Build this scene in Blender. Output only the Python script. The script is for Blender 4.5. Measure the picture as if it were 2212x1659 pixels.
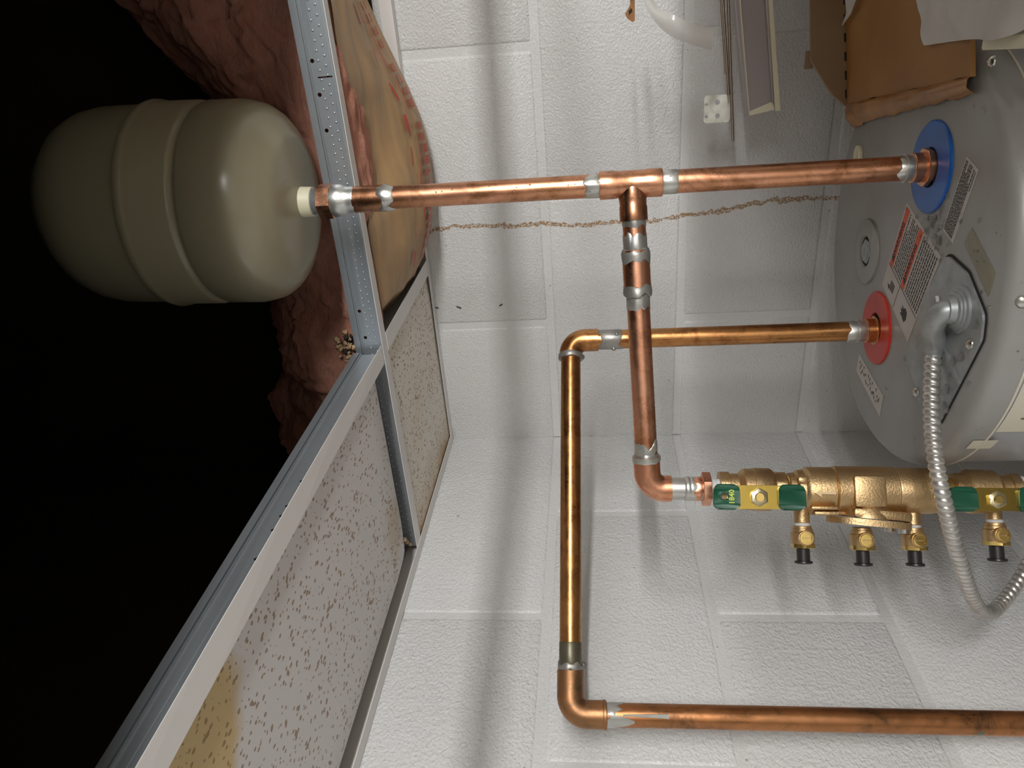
import bpy, bmesh, math, random
from mathutils import Vector, Matrix, noise
random.seed(7)
for o in list(bpy.data.objects): bpy.data.objects.remove(o, do_unlink=True)
SC = bpy.context.scene; COL = SC.collection
V = Vector; PI = math.pi
# ------------------------------------------------------------------ camera (solved from the 8x16 inch block joints)
F_PX = 1611.46
ROW = [V((-0.07652288, 0.0840666, -0.99351752)), V((-0.88035201, -0.47350902, 0.0277406)), V((-0.46810745, 0.87676794, 0.11024247))]
CP = V((0.69364701, -1.09921926, -0.06730778))
cd = bpy.data.cameras.new('camera'); cam = bpy.data.objects.new('camera', cd); COL.objects.link(cam)
cd.sensor_width = 36; cd.sensor_fit = 'HORIZONTAL'; cd.lens = F_PX / 2212 * 36; cd.clip_start = 0.02
X, Y, Z = ROW[0], -ROW[1], -ROW[2]
cam.matrix_world = Matrix(((X.x, Y.x, Z.x, CP.x), (X.y, Y.y, Z.y, CP.y), (X.z, Y.z, Z.z, CP.z), (0, 0, 0, 1)))
SC.camera = cam
# ------------------------------------------------------------------ world, lights, exposure
w = bpy.data.worlds.new('world'); SC.world = w; w.use_nodes = True
w.node_tree.nodes['Background'].inputs[0].default_value = (0.9, 0.92, 1, 1)
w.node_tree.nodes['Background'].inputs[1].default_value = 0.0
def area(name, loc, target, sx, sy, power, col):
    l = bpy.data.lights.new(name, 'AREA'); l.shape = 'RECTANGLE'; l.size = sx; l.size_y = sy; l.energy = power; l.color = col
    o = bpy.data.objects.new(name, l); COL.objects.link(o); o.location = loc
    d = (V(target) - V(loc)).normalized(); xa = d.cross(V((0, 0, 1))).normalized(); ya = xa.cross(d)
    o.matrix_world = Matrix(((xa.x, ya.x, -d.x, loc[0]), (xa.y, ya.y, -d.y, loc[1]), (xa.z, ya.z, -d.z, loc[2]), (0, 0, 0, 1)))
    return o
area('tube_light_far', (2.05, -1.75, 0.02), (0, 0, -0.02), 1.15, 0.05, 23.5, (0.985, 0.985, 0.985))
area('tube_light_near', (1.62, -1.72, 0.14), (0.1, -0.3, -0.1), 0.50, 0.05, 5, (0.985, 0.985, 0.985))
area('room_fill', (1.3, -2.2, -0.6), (0.3, 0, -0.3), 1.2, 1.0, 1.5, (1, 0.97, 0.93))
SC.view_settings.view_transform = 'Standard'; SC.view_settings.look = 'None'
SC.view_settings.exposure = 0.28; SC.view_settings.gamma = 1; SC.view_settings.use_curve_mapping = False

# ------------------------------------------------------------------ helpers
def ray(u, v): return ROW[0] * ((u - 1106) / F_PX) + ROW[1] * ((v - 829.5) / F_PX) + ROW[2]
def dep(u, v, d): return CP + ray(u, v) * d
def pl(u, v, ax, val):
    r = ray(u, v); return CP + r * ((val - CP[ax]) / r[ax])
def plane(u, v, p, n):
    r = ray(u, v); return CP + r * ((V(p) - CP).dot(n) / r.dot(n))
def pu(p):
    q = V(p) - CP; return 1106 + F_PX * q.dot(ROW[0]) / q.dot(ROW[2])
def zat(x, y, u):
    lo, hi = -2.5, 2.
    for _ in range(50):
        m = (lo + hi) / 2
        if pu((x, y, m)) > u: lo = m
        else: hi = m
    return m
def lin(p0, p1, t): return V(p0).lerp(V(p1), t)

class Root:
    pass
def meta(o, label=None, cat=None, group=None, kind=None):
    if label: o['label'] = label
    if cat: o['category'] = cat
    if group: o['group'] = group
    if kind: o['kind'] = kind
    return o
def thing(name, loc, label=None, cat=None, group=None, kind=None):
    o = bpy.data.objects.new(name, None); COL.objects.link(o); o.location = loc; o.empty_display_size = .03
    return meta(o, label, cat, group, kind)
def org(o):
    p = V(o.location); q = o.parent
    while q: p = p + V(q.location); q = q.parent
    return p
def put(name, bm, m, parent=None, loc=None, smooth=True, label=None, kind=None, ang=35):
    """vertices are in world coordinates; parented meshes take their thing's origin"""
    me = bpy.data.meshes.new(name)
    o0 = org(parent) if parent else V(loc or (0, 0, 0))
    for v in bm.verts: v.co -= o0
    bmesh.ops.recalc_face_normals(bm, faces=bm.faces)
    for e in bm.edges:
        if len(e.link_faces) == 2 and e.calc_face_angle(0) > math.radians(ang): e.smooth = False
    for f in bm.faces: f.smooth = smooth
    bm.to_mesh(me); bm.free(); me.materials.append(m)
    o = bpy.data.objects.new(name, me); COL.objects.link(o)
    if parent: o.parent = parent
    else: o.location = o0
    meta(o, label, kind=kind)
    return o
def basis(d, hint=None):
    d = V(d).normalized(); h = V(hint) if hint else (V((0, 0, 1)) if abs(d.z) < .9 else V((1, 0, 0)))
    a = (h - d * h.dot(d)).normalized(); return d, a, d.cross(a)
def box(bm, c, s, R=None, bev=0, seg=1):
    b = bmesh.new(); bmesh.ops.create_cube(b, size=1)
    for v in b.verts: v.co = V((v.co.x * s[0], v.co.y * s[1], v.co.z * s[2]))
    if bev: bmesh.ops.bevel(b, geom=b.edges[:], offset=bev, segments=seg, affect='EDGES', profile=.5)
    M = (R.to_4x4() if R else Matrix()); M.translation = V(c)
    b.transform(M); join(bm, b); return bm
def join(bm, b):
    mp = {v: bm.verts.new(v.co) for v in b.verts}
    for f in b.faces:
        try: bm.faces.new([mp[v] for v in f.verts])
        except ValueError: pass
    b.free()
def frame(d, a):           # columns: x = a, y = b, z = d
    d, a, b = basis(d, a); return Matrix(((a.x, b.x, d.x), (a.y, b.y, d.y), (a.z, b.z, d.z)))
def lathe(bm, p, d, prof, n=28, hint=None, caps=True, sides=None, jag=0, seed=0):
    """prof: (t along d, radius[, sides])"""
    d, a, b = basis(d, hint); p = V(p); rings = []
    for i, pr_ in enumerate(prof):
        t, r = pr_[0], pr_[1]; ng = pr_[2] if len(pr_) > 2 else 0
        rg = []
        for k in range(n):
            th = 2 * PI * k / n; rr = r
            if ng:
                q = (th + PI / ng) % (2 * PI / ng) - PI / ng; rr = min(r * 1.13, r / max(.5, math.cos(q)))
            tt = t
            if jag and i in (0, 1): tt += jag * (noise.noise(V((math.cos(th) * 1.7, math.sin(th) * 1.7, seed))))
            if jag and i in (len(prof) - 1, len(prof) - 2): tt += jag * (noise.noise(V((math.cos(th) * 1.7, math.sin(th) * 1.7, seed + 9))))
            rg.append(bm.verts.new(p + d * tt + (a * math.cos(th) + b * math.sin(th)) * rr))
        rings.append(rg)
    for i in range(len(rings) - 1):
        for k in range(n): bm.faces.new((rings[i][k], rings[i][(k + 1) % n], rings[i + 1][(k + 1) % n], rings[i + 1][k]))
    if caps:
        bm.faces.new(rings[0][::-1]); bm.faces.new(rings[-1])
    return bm
def tube(bm, pts, r, n=24, caps=True, hint=None):
    pts = [V(p) for p in pts]; rings = []; a = None
    for i, p in enumerate(pts):
        d = (pts[min(i + 1, len(pts) - 1)] - pts[max(i - 1, 0)]).normalized()
        if a is None: _, a, b = basis(d, hint)
        else: a = (a - d * a.dot(d)).normalized()
        b = d.cross(a); rr = r(i) if callable(r) else r
        rings.append([bm.verts.new(p + (a * math.cos(2 * PI * k / n) + b * math.sin(2 * PI * k / n)) * (rr if not callable(rr) else rr(2 * PI * k / n))) for k in range(n)])
    for i in range(len(rings) - 1):
        for k in range(n): bm.faces.new((rings[i][k], rings[i][(k + 1) % n], rings[i + 1][(k + 1) % n], rings[i + 1][k]))
    if caps: bm.faces.new(rings[0][::-1]); bm.faces.new(rings[-1])
    return bm
def arc(p0, c, p1, rad, n=10):
    """points of a fillet at corner c between p0 and p1"""
    a = (V(p0) - V(c)).normalized(); b = (V(p1) - V(c)).normalized(); ang = a.angle(b); t = rad / math.tan(ang / 2)
    s = V(c) + a * t; e = V(c) + b * t; ctr = V(c) + (a + b).normalized() * (rad / math.sin(ang / 2))
    out = []
    u = s - ctr; w_ = e - ctr; om = u.angle(w_)
    for i in range(n + 1):
        q = i / n; out.append(ctr + (u * math.sin((1 - q) * om) + w_ * math.sin(q * om)) / math.sin(om))
    return out
def spline(pts, n=12):
    P = [V(p) for p in pts]; P = [P[0] * 2 - P[1]] + P + [P[-1] * 2 - P[-2]]; out = []
    for i in range(1, len(P) - 2):
        for k in range(n):
            t = k / n; a, b, c, d = P[i - 1], P[i], P[i + 1], P[i + 2]
            out.append(.5 * ((2 * b) + (c - a) * t + (2 * a - 5 * b + 4 * c - d) * t * t + (3 * b - a - 3 * c + d) * t ** 3))
    out.append(P[-2]); return out
def prism(bm, pts, nrm, th):
    """closed polygon (world points) thickened along nrm"""
    n = V(nrm) * th; a = [bm.verts.new(V(p)) for p in pts]; b = [bm.verts.new(V(p) + n) for p in pts]; k = len(a)
    bm.faces.new(a[::-1]); bm.faces.new(b)
    for i in range(k): bm.faces.new((a[i], a[(i + 1) % k], b[(i + 1) % k], b[i]))
    return bm
def rounded(pts, rad, n=5):
    out = []
    for i, p in enumerate(pts):
        out += arc(pts[i - 1], p, pts[(i + 1) % len(pts)], rad, n)
    return out
def plate_holes(outer, holes, th, M):
    """flat plate with real holes: outer & holes are 2D point lists, thickness th centred on z=0, placed by M"""
    c = bpy.data.curves.new('tmp', 'CURVE'); c.dimensions = '2D'; c.fill_mode = 'BOTH'; c.extrude = th / 2
    for poly in [outer] + holes:
        s = c.splines.new('POLY'); s.points.add(len(poly) - 1); s.use_cyclic_u = True
        for i, p in enumerate(poly): s.points[i].co = (p[0], p[1], 0, 1)
    o = bpy.data.objects.new('tmp', c); COL.objects.link(o)
    dg = bpy.context.evaluated_depsgraph_get(); me = bpy.data.meshes.new_from_object(o.evaluated_get(dg))
    bm = bmesh.new(); bm.from_mesh(me); bmesh.ops.remove_doubles(bm, verts=bm.verts, dist=1e-6); bm.transform(M)
    bpy.data.objects.remove(o); bpy.data.curves.remove(c); bpy.data.meshes.remove(me); return bm
def text_bm(s, size, M, ext=0.0001, bold=0.0):
    c = bpy.data.curves.new('tmp', 'FONT'); c.body = s; c.size = size; c.extrude = ext; c.offset = bold; c.align_x = 'CENTER'; c.align_y = 'CENTER'; c.resolution_u = 2
    o = bpy.data.objects.new('tmp', c); COL.objects.link(o)
    dg = bpy.context.evaluated_depsgraph_get(); me = bpy.data.meshes.new_from_object(o.evaluated_get(dg))
    bm = bmesh.new(); bm.from_mesh(me); bm.transform(M)
    bpy.data.objects.remove(o); bpy.data.curves.remove(c); bpy.data.meshes.remove(me); return bm
def mat4(c, x, y):
    x = V(x).normalized(); z = x.cross(V(y)).normalized(); y = z.cross(x)
    return Matrix(((x.x, y.x, z.x, c[0]), (x.y, y.y, z.y, c[1]), (x.z, y.z, z.z, c[2]), (0, 0, 0, 1)))
def circle(cx, cy, r, n=16): return [(cx + r * math.cos(2 * PI * k / n), cy + r * math.sin(2 * PI * k / n)) for k in range(n)]
def rrect(x0, y0, x1, y1, r, n=4):
    out = []
    for cx, cy, a in ((x1 - r, y1 - r, 0), (x0 + r, y1 - r, 90), (x0 + r, y0 + r, 180), (x1 - r, y0 + r, 270)):
        for k in range(n + 1):
            th = math.radians(a + 90 * k / n); out.append((cx + r * math.cos(th), cy + r * math.sin(th)))
    return out
def grid_surf(bm, rows, thick=None, nrm=None):
    g = [[bm.verts.new(V(p)) for p in r] for r in rows]
    for i in range(len(g) - 1):
        for j in range(len(g[0]) - 1): bm.faces.new((g[i][j], g[i][j + 1], g[i + 1][j + 1], g[i + 1][j]))
    if thick:
        n = V(nrm) * thick; h = [[bm.verts.new(v.co + n) for v in r] for r in g]
        for i in range(len(g) - 1):
            for j in range(len(g[0]) - 1): bm.faces.new((h[i][j + 1], h[i][j], h[i + 1][j], h[i + 1][j + 1]))
        R = len(g) - 1; Q = len(g[0]) - 1
        for i in range(R):
            bm.faces.new((g[i][0], g[i + 1][0], h[i + 1][0], h[i][0])); bm.faces.new((g[i + 1][Q], g[i][Q], h[i][Q], h[i + 1][Q]))
        for j in range(Q):
            bm.faces.new((g[0][j + 1], g[0][j], h[0][j], h[0][j + 1])); bm.faces.new((g[R][j], g[R][j + 1], h[R][j + 1], h[R][j]))
    return bm

# ------------------------------------------------------------------ materials
class NT:
    def __init__(s, name, col=(.8, .8, .8), rough=.5, metal=0, spec=.5):
        s.m = bpy.data.materials.new(name); s.m.use_nodes = True; s.t = s.m.node_tree; s.n = s.t.nodes; s.b = s.n['Principled BSDF']
        s.b.inputs['Base Color'].default_value = (*col, 1); s.b.inputs['Roughness'].default_value = rough; s.b.inputs['Metallic'].default_value = metal
        s.b.inputs['Specular IOR Level'].default_value = spec
    def node(s, ty, ins=None, **k):
        n = s.n.new(ty)
        for a, v in k.items(): setattr(n, a, v)
        for a, v in (ins or {}).items():
            if hasattr(v, 'is_output'): s.t.links.new(v, n.inputs[a])
            else: n.inputs[a].default_value = v
        return n
    def pos(s, scale=(1, 1, 1)):
        g = s.node('ShaderNodeTexCoord'); mp = s.node('ShaderNodeMapping', {'Vector': g.outputs['Object'], 'Scale': scale}); return mp.outputs[0]
    def wpos(s): return s.node('ShaderNodeNewGeometry').outputs['Position']
    def noise(s, vec, scale, detail=4, rough=.55, dist=0):
        return s.node('ShaderNodeTexNoise', {'Vector': vec, 'Scale': scale, 'Detail': detail, 'Roughness': rough, 'Distortion': dist}).outputs['Fac']
    def ramp(s, fac, stops):
        r = s.node('ShaderNodeValToRGB', {'Fac': fac}); e = r.color_ramp.elements
        while len(e) < len(stops): e.new(.5)
        for x, (p, c) in zip(e, stops): x.position = p; x.color = (*c, 1) if len(c) == 3 else c
        return r.outputs['Color']
    def math(s, op, a, b=0., clamp=False):
        n = s.node('ShaderNodeMath', operation=op, use_clamp=clamp)
        for i, v in enumerate((a, b)):
            if hasattr(v, 'is_output'): s.t.links.new(v, n.inputs[i])
            else: n.inputs[i].default_value = v
        return n.outputs[0]
    def mix(s, fac, a, b):
        n = s.node('ShaderNodeMix', data_type='RGBA')
        for i, v in ((0, fac), (6, a), (7, b)):
            if hasattr(v, 'is_output'): s.t.links.new(v, n.inputs[i])
            else: n.inputs[i].default_value = v if i == 0 else (*v, 1)
        return n.outputs[2]
    def col(s, c): s.t.links.new(c, s.b.inputs['Base Color']); return s
    def rough(s, c): s.t.links.new(c, s.b.inputs['Roughness']); return s
    def bump(s, h, strength=.3, dist=.001):
        n = s.node('ShaderNodeBump', {'Height': h, 'Strength': strength, 'Distance': dist}); s.t.links.new(n.outputs[0], s.b.inputs['Normal']); return s
G = (0, 0, 0); W1 = (1, 1, 1)
def wall_mat(name, base, scale, strength, crack=False, rough=.42):
    k = NT(name, base, rough); p = k.wpos()
    mp = k.node('ShaderNodeMapping', {'Vector': p, 'Scale': (1, 1, 1.25)}).outputs[0]
    a = k.noise(mp, scale, 3, .5, .3); b = k.noise(mp, scale * .33, 2, .5)
    h = k.math('ADD', k.math('POWER', a, 1.6), k.math('MULTIPLY', b, .5)); k.bump(h, strength, .0028)
    big = k.noise(p, 6, 3); c = k.mix(k.ramp(big, [(.35, G), (.7, W1)]), base, tuple(x * .93 for x in base))
    # splashes and specks
    v = k.node('ShaderNodeTexVoronoi', {'Vector': p, 'Scale': 55., 'Randomness': 1.})
    sp = k.math('LESS_THAN', v.outputs['Distance'], k.math('MULTIPLY', k.math('SUBTRACT', k.noise(p, 31, 1), .52), .55))
    c = k.mix(k.math('MULTIPLY', sp, .55), c, (.20, .13, .055))
    v2 = k.node('ShaderNodeTexVoronoi', {'Vector': p, 'Scale': 120., 'Randomness': 1.})
    sp2 = k.math('LESS_THAN', v2.outputs['Distance'], k.math('MULTIPLY', k.math('SUBTRACT', k.noise(p, 47, 1), .58), .7))
    c = k.mix(k.math('MULTIPLY', sp2, .7), c, (.05, .045, .04))
    if crack:
        s = k.node('ShaderNodeSeparateXYZ', {'Vector': p})
        cur = k.node('ShaderNodeFloatCurve', {'Value': k.math('ADD', k.math('MULTIPLY', s.outputs['Z'], 1.25), .625)})
        P = [pl(u, v_, 1, 0) for u, v_ in ((935, 497), (1000, 489), (1100, 488), (1160, 484), (1240, 487), (1340, 478), (1400, 476), (1480, 466), (1560, 455), (1640, 437), (1700, 430), (1822, 428))]
        P = sorted([(q.z * 1.25 + .625, q.x) for q in P])
        cv = cur.mapping.curves[0]
        while len(cv.points) < len(P): cv.points.new(.5, .5)
        for pt, q in zip(cv.points, P): pt.location = q; pt.handle_type = 'AUTO'
        cur.mapping.update()
        d = k.math('SUBTRACT', s.outputs['X'], cur.outputs[0])
        d = k.math('ADD', d, k.math('MULTIPLY', k.math('SUBTRACT', k.noise(p, 55, 5, .7), .5), .022))
        d = k.math('ABSOLUTE', d)
        wid = k.math('MULTIPLY', k.noise(p, 26, 2), .0062)
        fac = k.math('LESS_THAN', d, wid)
        fine = k.ramp(k.noise(p, 330, 4, .8), [(.42, G), (.52, W1)])
        inr = k.math('GREATER_THAN', s.outputs['Z'], P[0][1] * 0 + (pl(1822, 428, 1, 0).z))
        fac = k.math('MULTIPLY', k.math('MULTIPLY', fac, fine), inr)
        c = k.mix(k.math('MULTIPLY', fac, .95), c, (.30, .15, .03))
    k.col(c); return k.m
M_WALL = wall_mat('painted_block_back', (.68, .675, .66), 290, .62, True, rough=.38)
M_WALLB = wall_mat('painted_block_left', (.71, .71, .70), 235, .75, rough=.29)
M_MORT = wall_mat('painted_mortar', (.68, .68, .665), 290, .38, True, rough=.36)
def simple(name, col, rough=.5, metal=0, ns=0, nb=0, bd=.0005, var=.0, spec=.5):
    k = NT(name, col, rough, metal, spec)
    if ns:
        p = k.pos(); n = k.noise(p, ns, 4)
        if nb: k.bump(n, nb, bd)
        if var: k.col(k.mix(k.ramp(k.noise(p, ns * .3, 3), [(.3, G), (.7, W1)]), col, tuple(c * (1 - var) for c in col)))
    return k.m
def copper(name, c1, c2, c3, ra, green=.0):
    k = NT(name, c1, ra, 1); p = k.wpos()
    n1 = k.noise(p, 16, 4, .6, .8); c = k.mix(k.ramp(n1, [(.36, G), (.66, W1)]), c1, c2)
    n2 = k.noise(p, 30, 6, .75, .5); c = k.mix(k.ramp(n2, [(.50, G), (.68, W1)]), c, c3)
    if green:
        n3 = k.noise(p, 27, 4, .7); c = k.mix(k.ramp(n3, [(.70 - green, G), (.73 - green, W1)]), c, (.08, .25, .2))
    k.col(c); n4 = k.noise(p, 40, 5, .7)
    k.rough(k.ramp(n4, [(.25, (ra * .7,) * 3), (.8, (min(.9, ra * 1.7),) * 3)])); k.bump(k.noise(p, 120, 3), .06, .0006)
    return k.m
M_CUN = copper('copper_new', (.84, .45, .30), (.70, .33, .19), (.50, .20, .10), .27)
M_CUC = copper('copper_cold', (.72, .36, .22), (.55, .26, .13), (.34, .15, .07), .27)
M_CUO = copper('copper_aged', (.60, .29, .11), (.48, .24, .09), (.30, .12, .045), .27, .015)
M_CUD = copper('copper_dark', (.45, .22, .10), (.28, .165, .09), (.13, .10, .075), .38, .04)
M_SOL = simple('solder', (.66, .66, .62), .33, .85, 160, .3, .0006, .3)
M_SOLD = simple('old_solder', (.40, .39, .355), .42, .7, 130, .4, .0008, .4)
M_FLUX = simple('tarnished_green_copper', (.17, .155, .105), .4, .7, 90, .2, .0006, .35)
def bronze():
    k = NT('cast_bronze', (.57, .36, .16), .42, 1); p = k.wpos()
    k.bump(k.noise(p, 520, 3, .6), .55, .0007); k.col(k.mix(k.noise(p, 60, 3), (.66, .47, .26), (.52, .35, .17))); return k.m
M_BRZ = bronze()
M_BRS = simple('machined_brass', (.80, .58, .20), .22, 1)
M_ZNY = simple('yellow_zinc_plate', (.60, .43, .10), .22, 1, 60, .03, .0005, .3)
M_GRN = simple('green_vinyl', (.004, .075, .036), .38, 0, 700, .05, .0003)
M_BLK = simple('black_plastic', (.018, .016, .016), .38)
M_TAPE = simple('white_thread_tape', (.62, .63, .64), .5, 0, 200, .2)
def galv(name, c, r):
    k = NT(name, c, r, 1); p = k.wpos(); v = k.node('ShaderNodeTexVoronoi', {'Vector': p, 'Scale': 90.})
    k.col(k.mix(k.ramp(k.noise(p, 45, 4, .7), [(.3, G), (.7, W1)]), c, tuple(x * .72 for x in c))); k.rough(k.ramp(v.outputs['Distance'], [(0, (r * .8,) * 3), (1, (r * 1.5,) * 3)]))
    k.bump(k.noise(p, 150, 3), .05, .0005); return k.m
M_GALV = galv('galvanised_steel', (.40, .42, .42), .38); M_GALV.node_tree.nodes['Principled BSDF'].inputs['Metallic'].default_value = .55
M_GALVB = galv('bright_bracket_steel', (.55, .54, .48), .4)
M_TEE = simple('steel_tee_web', (.42, .455, .48), .38, .65, 30, .03, .0005, .12)
M_TEEW = simple('white_tee_face', (.78, .75, .72), .4)
M_CONDUIT = simple('conduit_armour', (.62, .60, .56), .33, .8, 300, .08, .0004, .25)
M_STEEL = simple('screw_steel', (.6, .6, .56), .25, 1)
M_TANK = simple('tank_paint', (.31, .275, .18), .26, 0, 12, .02, .0005, .05)
M_IVORY = simple('ivory_plastic', (.72, .68, .50), .4)
def heater_mat():
    k = NT('heater_grey_enamel', (.27, .27, .265), .34); p = k.wpos()
    c = k.mix(k.ramp(k.noise(p, 9, 4), [(.35, G), (.7, W1)]), (.30, .295, .28), (.25, .24, .215))
    c = k.mix(k.math('MULTIPLY', k.ramp(k.noise(p, 33, 5, .7), [(.64, G), (.72, W1)]), .6), c, (.17, .14, .09))
    v = k.node('ShaderNodeTexVoronoi', {'Vector': p, 'Scale': 130.})
    sp = k.math('LESS_THAN', v.outputs['Distance'], k.math('MULTIPLY', k.math('SUBTRACT', k.noise(p, 41, 1), .56), .9))
    c = k.mix(k.math('MULTIPLY', sp, .7), c, (.08, .07, .05)); k.col(c); k.bump(k.noise(p, 300, 3), .05, .0004); return k.m
M_HEAT = heater_mat()
M_BODY = simple('heater_body_paint', (.36, .365, .37), .33, 0, 40, .02)
M_BLUE = simple('blue_ring_plastic', (.012, .12, .46), .33, 0, 120, .04, .0004, .3)
M_RED = simple('red_ring_plastic', (.56, .035, .018), .36, 0, 120, .05, .0004, .25)
M_LABEL = simple('label_paper', (.50, .47, .43), .5, 0, 90, .03, .0004, .12)
M_INK = simple('label_ink', (.03, .028, .03), .6)
M_ORNG = simple('label_orange', (.62, .085, .02), .5)
M_BUFF = simple('buff_label', (.60, .56, .45), .45)
M_GLUE = simple('adhesive_residue', (.26, .23, .145), .3, 0, 60, .1, .0005, .35)
M_DARK = simple('dark_void', (.012, .010, .009), .8)
def water():
    k = NT('water', (1, 1, 1), .02); k.b.inputs['Transmission Weight'].default_value = 1; k.b.inputs['IOR'].default_value = 1.33; return k.m
M_WATER = water()
def clear(name, col, a, r):
    k = NT(name, col, r); k.b.inputs['Transmission Weight'].default_value = a; k.b.inputs['IOR'].default_value = 1.3; return k.m
M_CLEAR = clear('translucent_film', (.80, .78, .74), .7, .12)
M_LILAC = clear('lilac_clear_plastic', (.50, .45, .45), .35, .3)
def card(name, c1, c2, tape=False):
    k = NT(name, c1, .6 if not tape else .22); p = k.wpos()
    c = k.mix(k.ramp(k.noise(p, 11, 4), [(.35, G), (.68, W1)]), c1, c2); k.col(c); k.bump(k.noise(p, 90, 3), .08, .001); return k.m
M_CARD = card('cardboard', (.37, .18, .048), (.30, .14, .035)); M_CARDI = card('cardboard_inside', (.30, .205, .115), (.25, .16, .085))
M_PTAPE = card('packing_tape', (.44, .19, .03), (.22, .08, .012), True)
M_PAPER = simple('white_paper', (.62, .60, .56), .55, 0, 40, .3, .002, .06)
M_DRED = simple('dark_red_plastic', (.16, .012, .01), .4, 0, 60, .1, .001, .6)
def tile_mat(name, stain):
    k = NT(name, (.6, .58, .54), .8); p = k.wpos()
    wd = k.node('ShaderNodeVectorMath', {0: p}, operation='ADD'); nz = k.node('ShaderNodeTexNoise', {'Vector': p, 'Scale': 60.})
    k.t.links.new(nz.outputs['Color'], wd.inputs[1]); wd2 = k.node('ShaderNodeMapping', {'Vector': p, 'Scale': (1.0, .62, 1), 'Rotation': (0, 0, .5)}).outputs[0]
    v = k.node('ShaderNodeTexVoronoi', {'Vector': wd2, 'Scale': 215., 'Randomness': 1.})
    n = k.noise(p, 110, 2, .6); f = k.math('LESS_THAN', v.outputs['Distance'], k.math('MULTIPLY', k.math('SUBTRACT', n, .32), 1.35))
    s = k.node('ShaderNodeSeparateXYZ', {'Vector': p})
    base = (.74, .71, .69)
    q = k.noise(p, 10, 4, .6)
    if stain == 1:   # small corner tile, water-stained towards both walls
        e1 = k.math('ADD', k.math('MULTIPLY', s.outputs['X'], 1.0), k.math('MULTIPLY', q, .10))
        fac = k.ramp(e1, [(.055, W1), (.085, (.38,) * 3), (.13, G), (.34, G), (.385, (.3,) * 3)])
        c = k.mix(fac, (.84, .79, .71), (.42, .25, .08)); c = k.mix(k.math('MULTIPLY', k.ramp(q, [(.45, G), (.7, W1)]), .3), c, (.78, .64, .42))
    else:            # large tile, one hard-edged yellow stain at the front
        dx = k.math('SUBTRACT', s.outputs['X'], .285); dy = k.math('ADD', s.outputs['Y'], .865)
        d = k.math('SQRT', k.math('ADD', k.math('POWER', dx, 2.), k.math('POWER', k.math('MULTIPLY', dy, .62), 2.)))
        d = k.math('ADD', d, k.math('MULTIPLY', k.math('SUBTRACT', q, .5), .05))
        c = k.mix(k.ramp(d, [(.072, W1), (.082, G)]), base, (.66, .49, .25))
        dx2 = k.math('SUBTRACT', s.outputs['X'], .12); dy2 = k.math('ADD', s.outputs['Y'], .39)
        d2 = k.math('SQRT', k.math('ADD', k.math('POWER', dx2, 2.), k.math('POWER', dy2, 2.)))
        d2 = k.math('ADD', d2, k.math('MULTIPLY', k.math('SUBTRACT', q, .5), .12))
        c = k.mix(k.math('MULTIPLY', k.ramp(d2, [(.02, W1), (.05, G)]), .45), c, (.50, .36, .18))
    c = k.mix(k.math('MULTIPLY', f, .75), c, (.27, .155, .06)); k.col(c); k.bump(k.math('MULTIPLY', f, -1.), .5, .001); return k.m
M_TILE1 = tile_mat('stained_small_tile', 1); M_TILE2 = tile_mat('flecked_tile', 2)
def pink():
    k = NT('pink_fibreglass', (.70, .24, .17), .95, spec=.1); p = k.pos()
    mp = k.node('ShaderNodeMapping', {'Vector': p, 'Scale': (1, 1, 2.0)}).outputs[0]
    a = k.noise(mp, 22, 7, .72, 1.6); b = k.noise(mp, 190, 6, .8, 1.5)
    c = k.mix(k.ramp(a, [(.3, G), (.7, W1)]), (.97, .52, .38), (.84, .33, .22)); c = k.mix(k.math('MULTIPLY', k.ramp(b, [(.58, G), (.78, W1)]), .55), c, (.95, .66, .52))
    k.col(c); k.bump(k.math('ADD', a, k.math('MULTIPLY', b, .9)), 1., .0045); return k.m
M_PINK = pink()
def kraft():
    k = NT('kraft_facing', (.42, .28, .13), .5); p = k.wpos()
    mp = k.node('ShaderNodeMapping', {'Vector': p, 'Scale': (.25, 3., 3.)}).outputs[0]
    a = k.noise(mp, 18, 5, .6, .4); b = k.noise(p, 9, 3)
    c = k.mix(k.ramp(a, [(.3, G), (.7, W1)]), (.47, .29, .135), (.33, .205, .10)); c = k.mix(k.ramp(b, [(.45, G), (.75, W1)]), c, (.52, .32, .14))
    k.col(c); k.bump(a, .35, .002); return k.m
M_KRAFT = kraft()
M_RPRINT = simple('red_print', (.50, .06, .03), .55)
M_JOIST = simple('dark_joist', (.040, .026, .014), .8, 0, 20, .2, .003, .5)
M_FLOOR = simple('grey_concrete_floor', (.24, .23, .21), .7, 0, 12, .2, .003, .3)
M_OWALL = simple('painted_room_wall', (.58, .565, .53), .5, 0, 90, .1)
M_SHELF = simple('shelf_wood', (.40, .28, .15), .6, 0, 30, .1, .001, .3)

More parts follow.
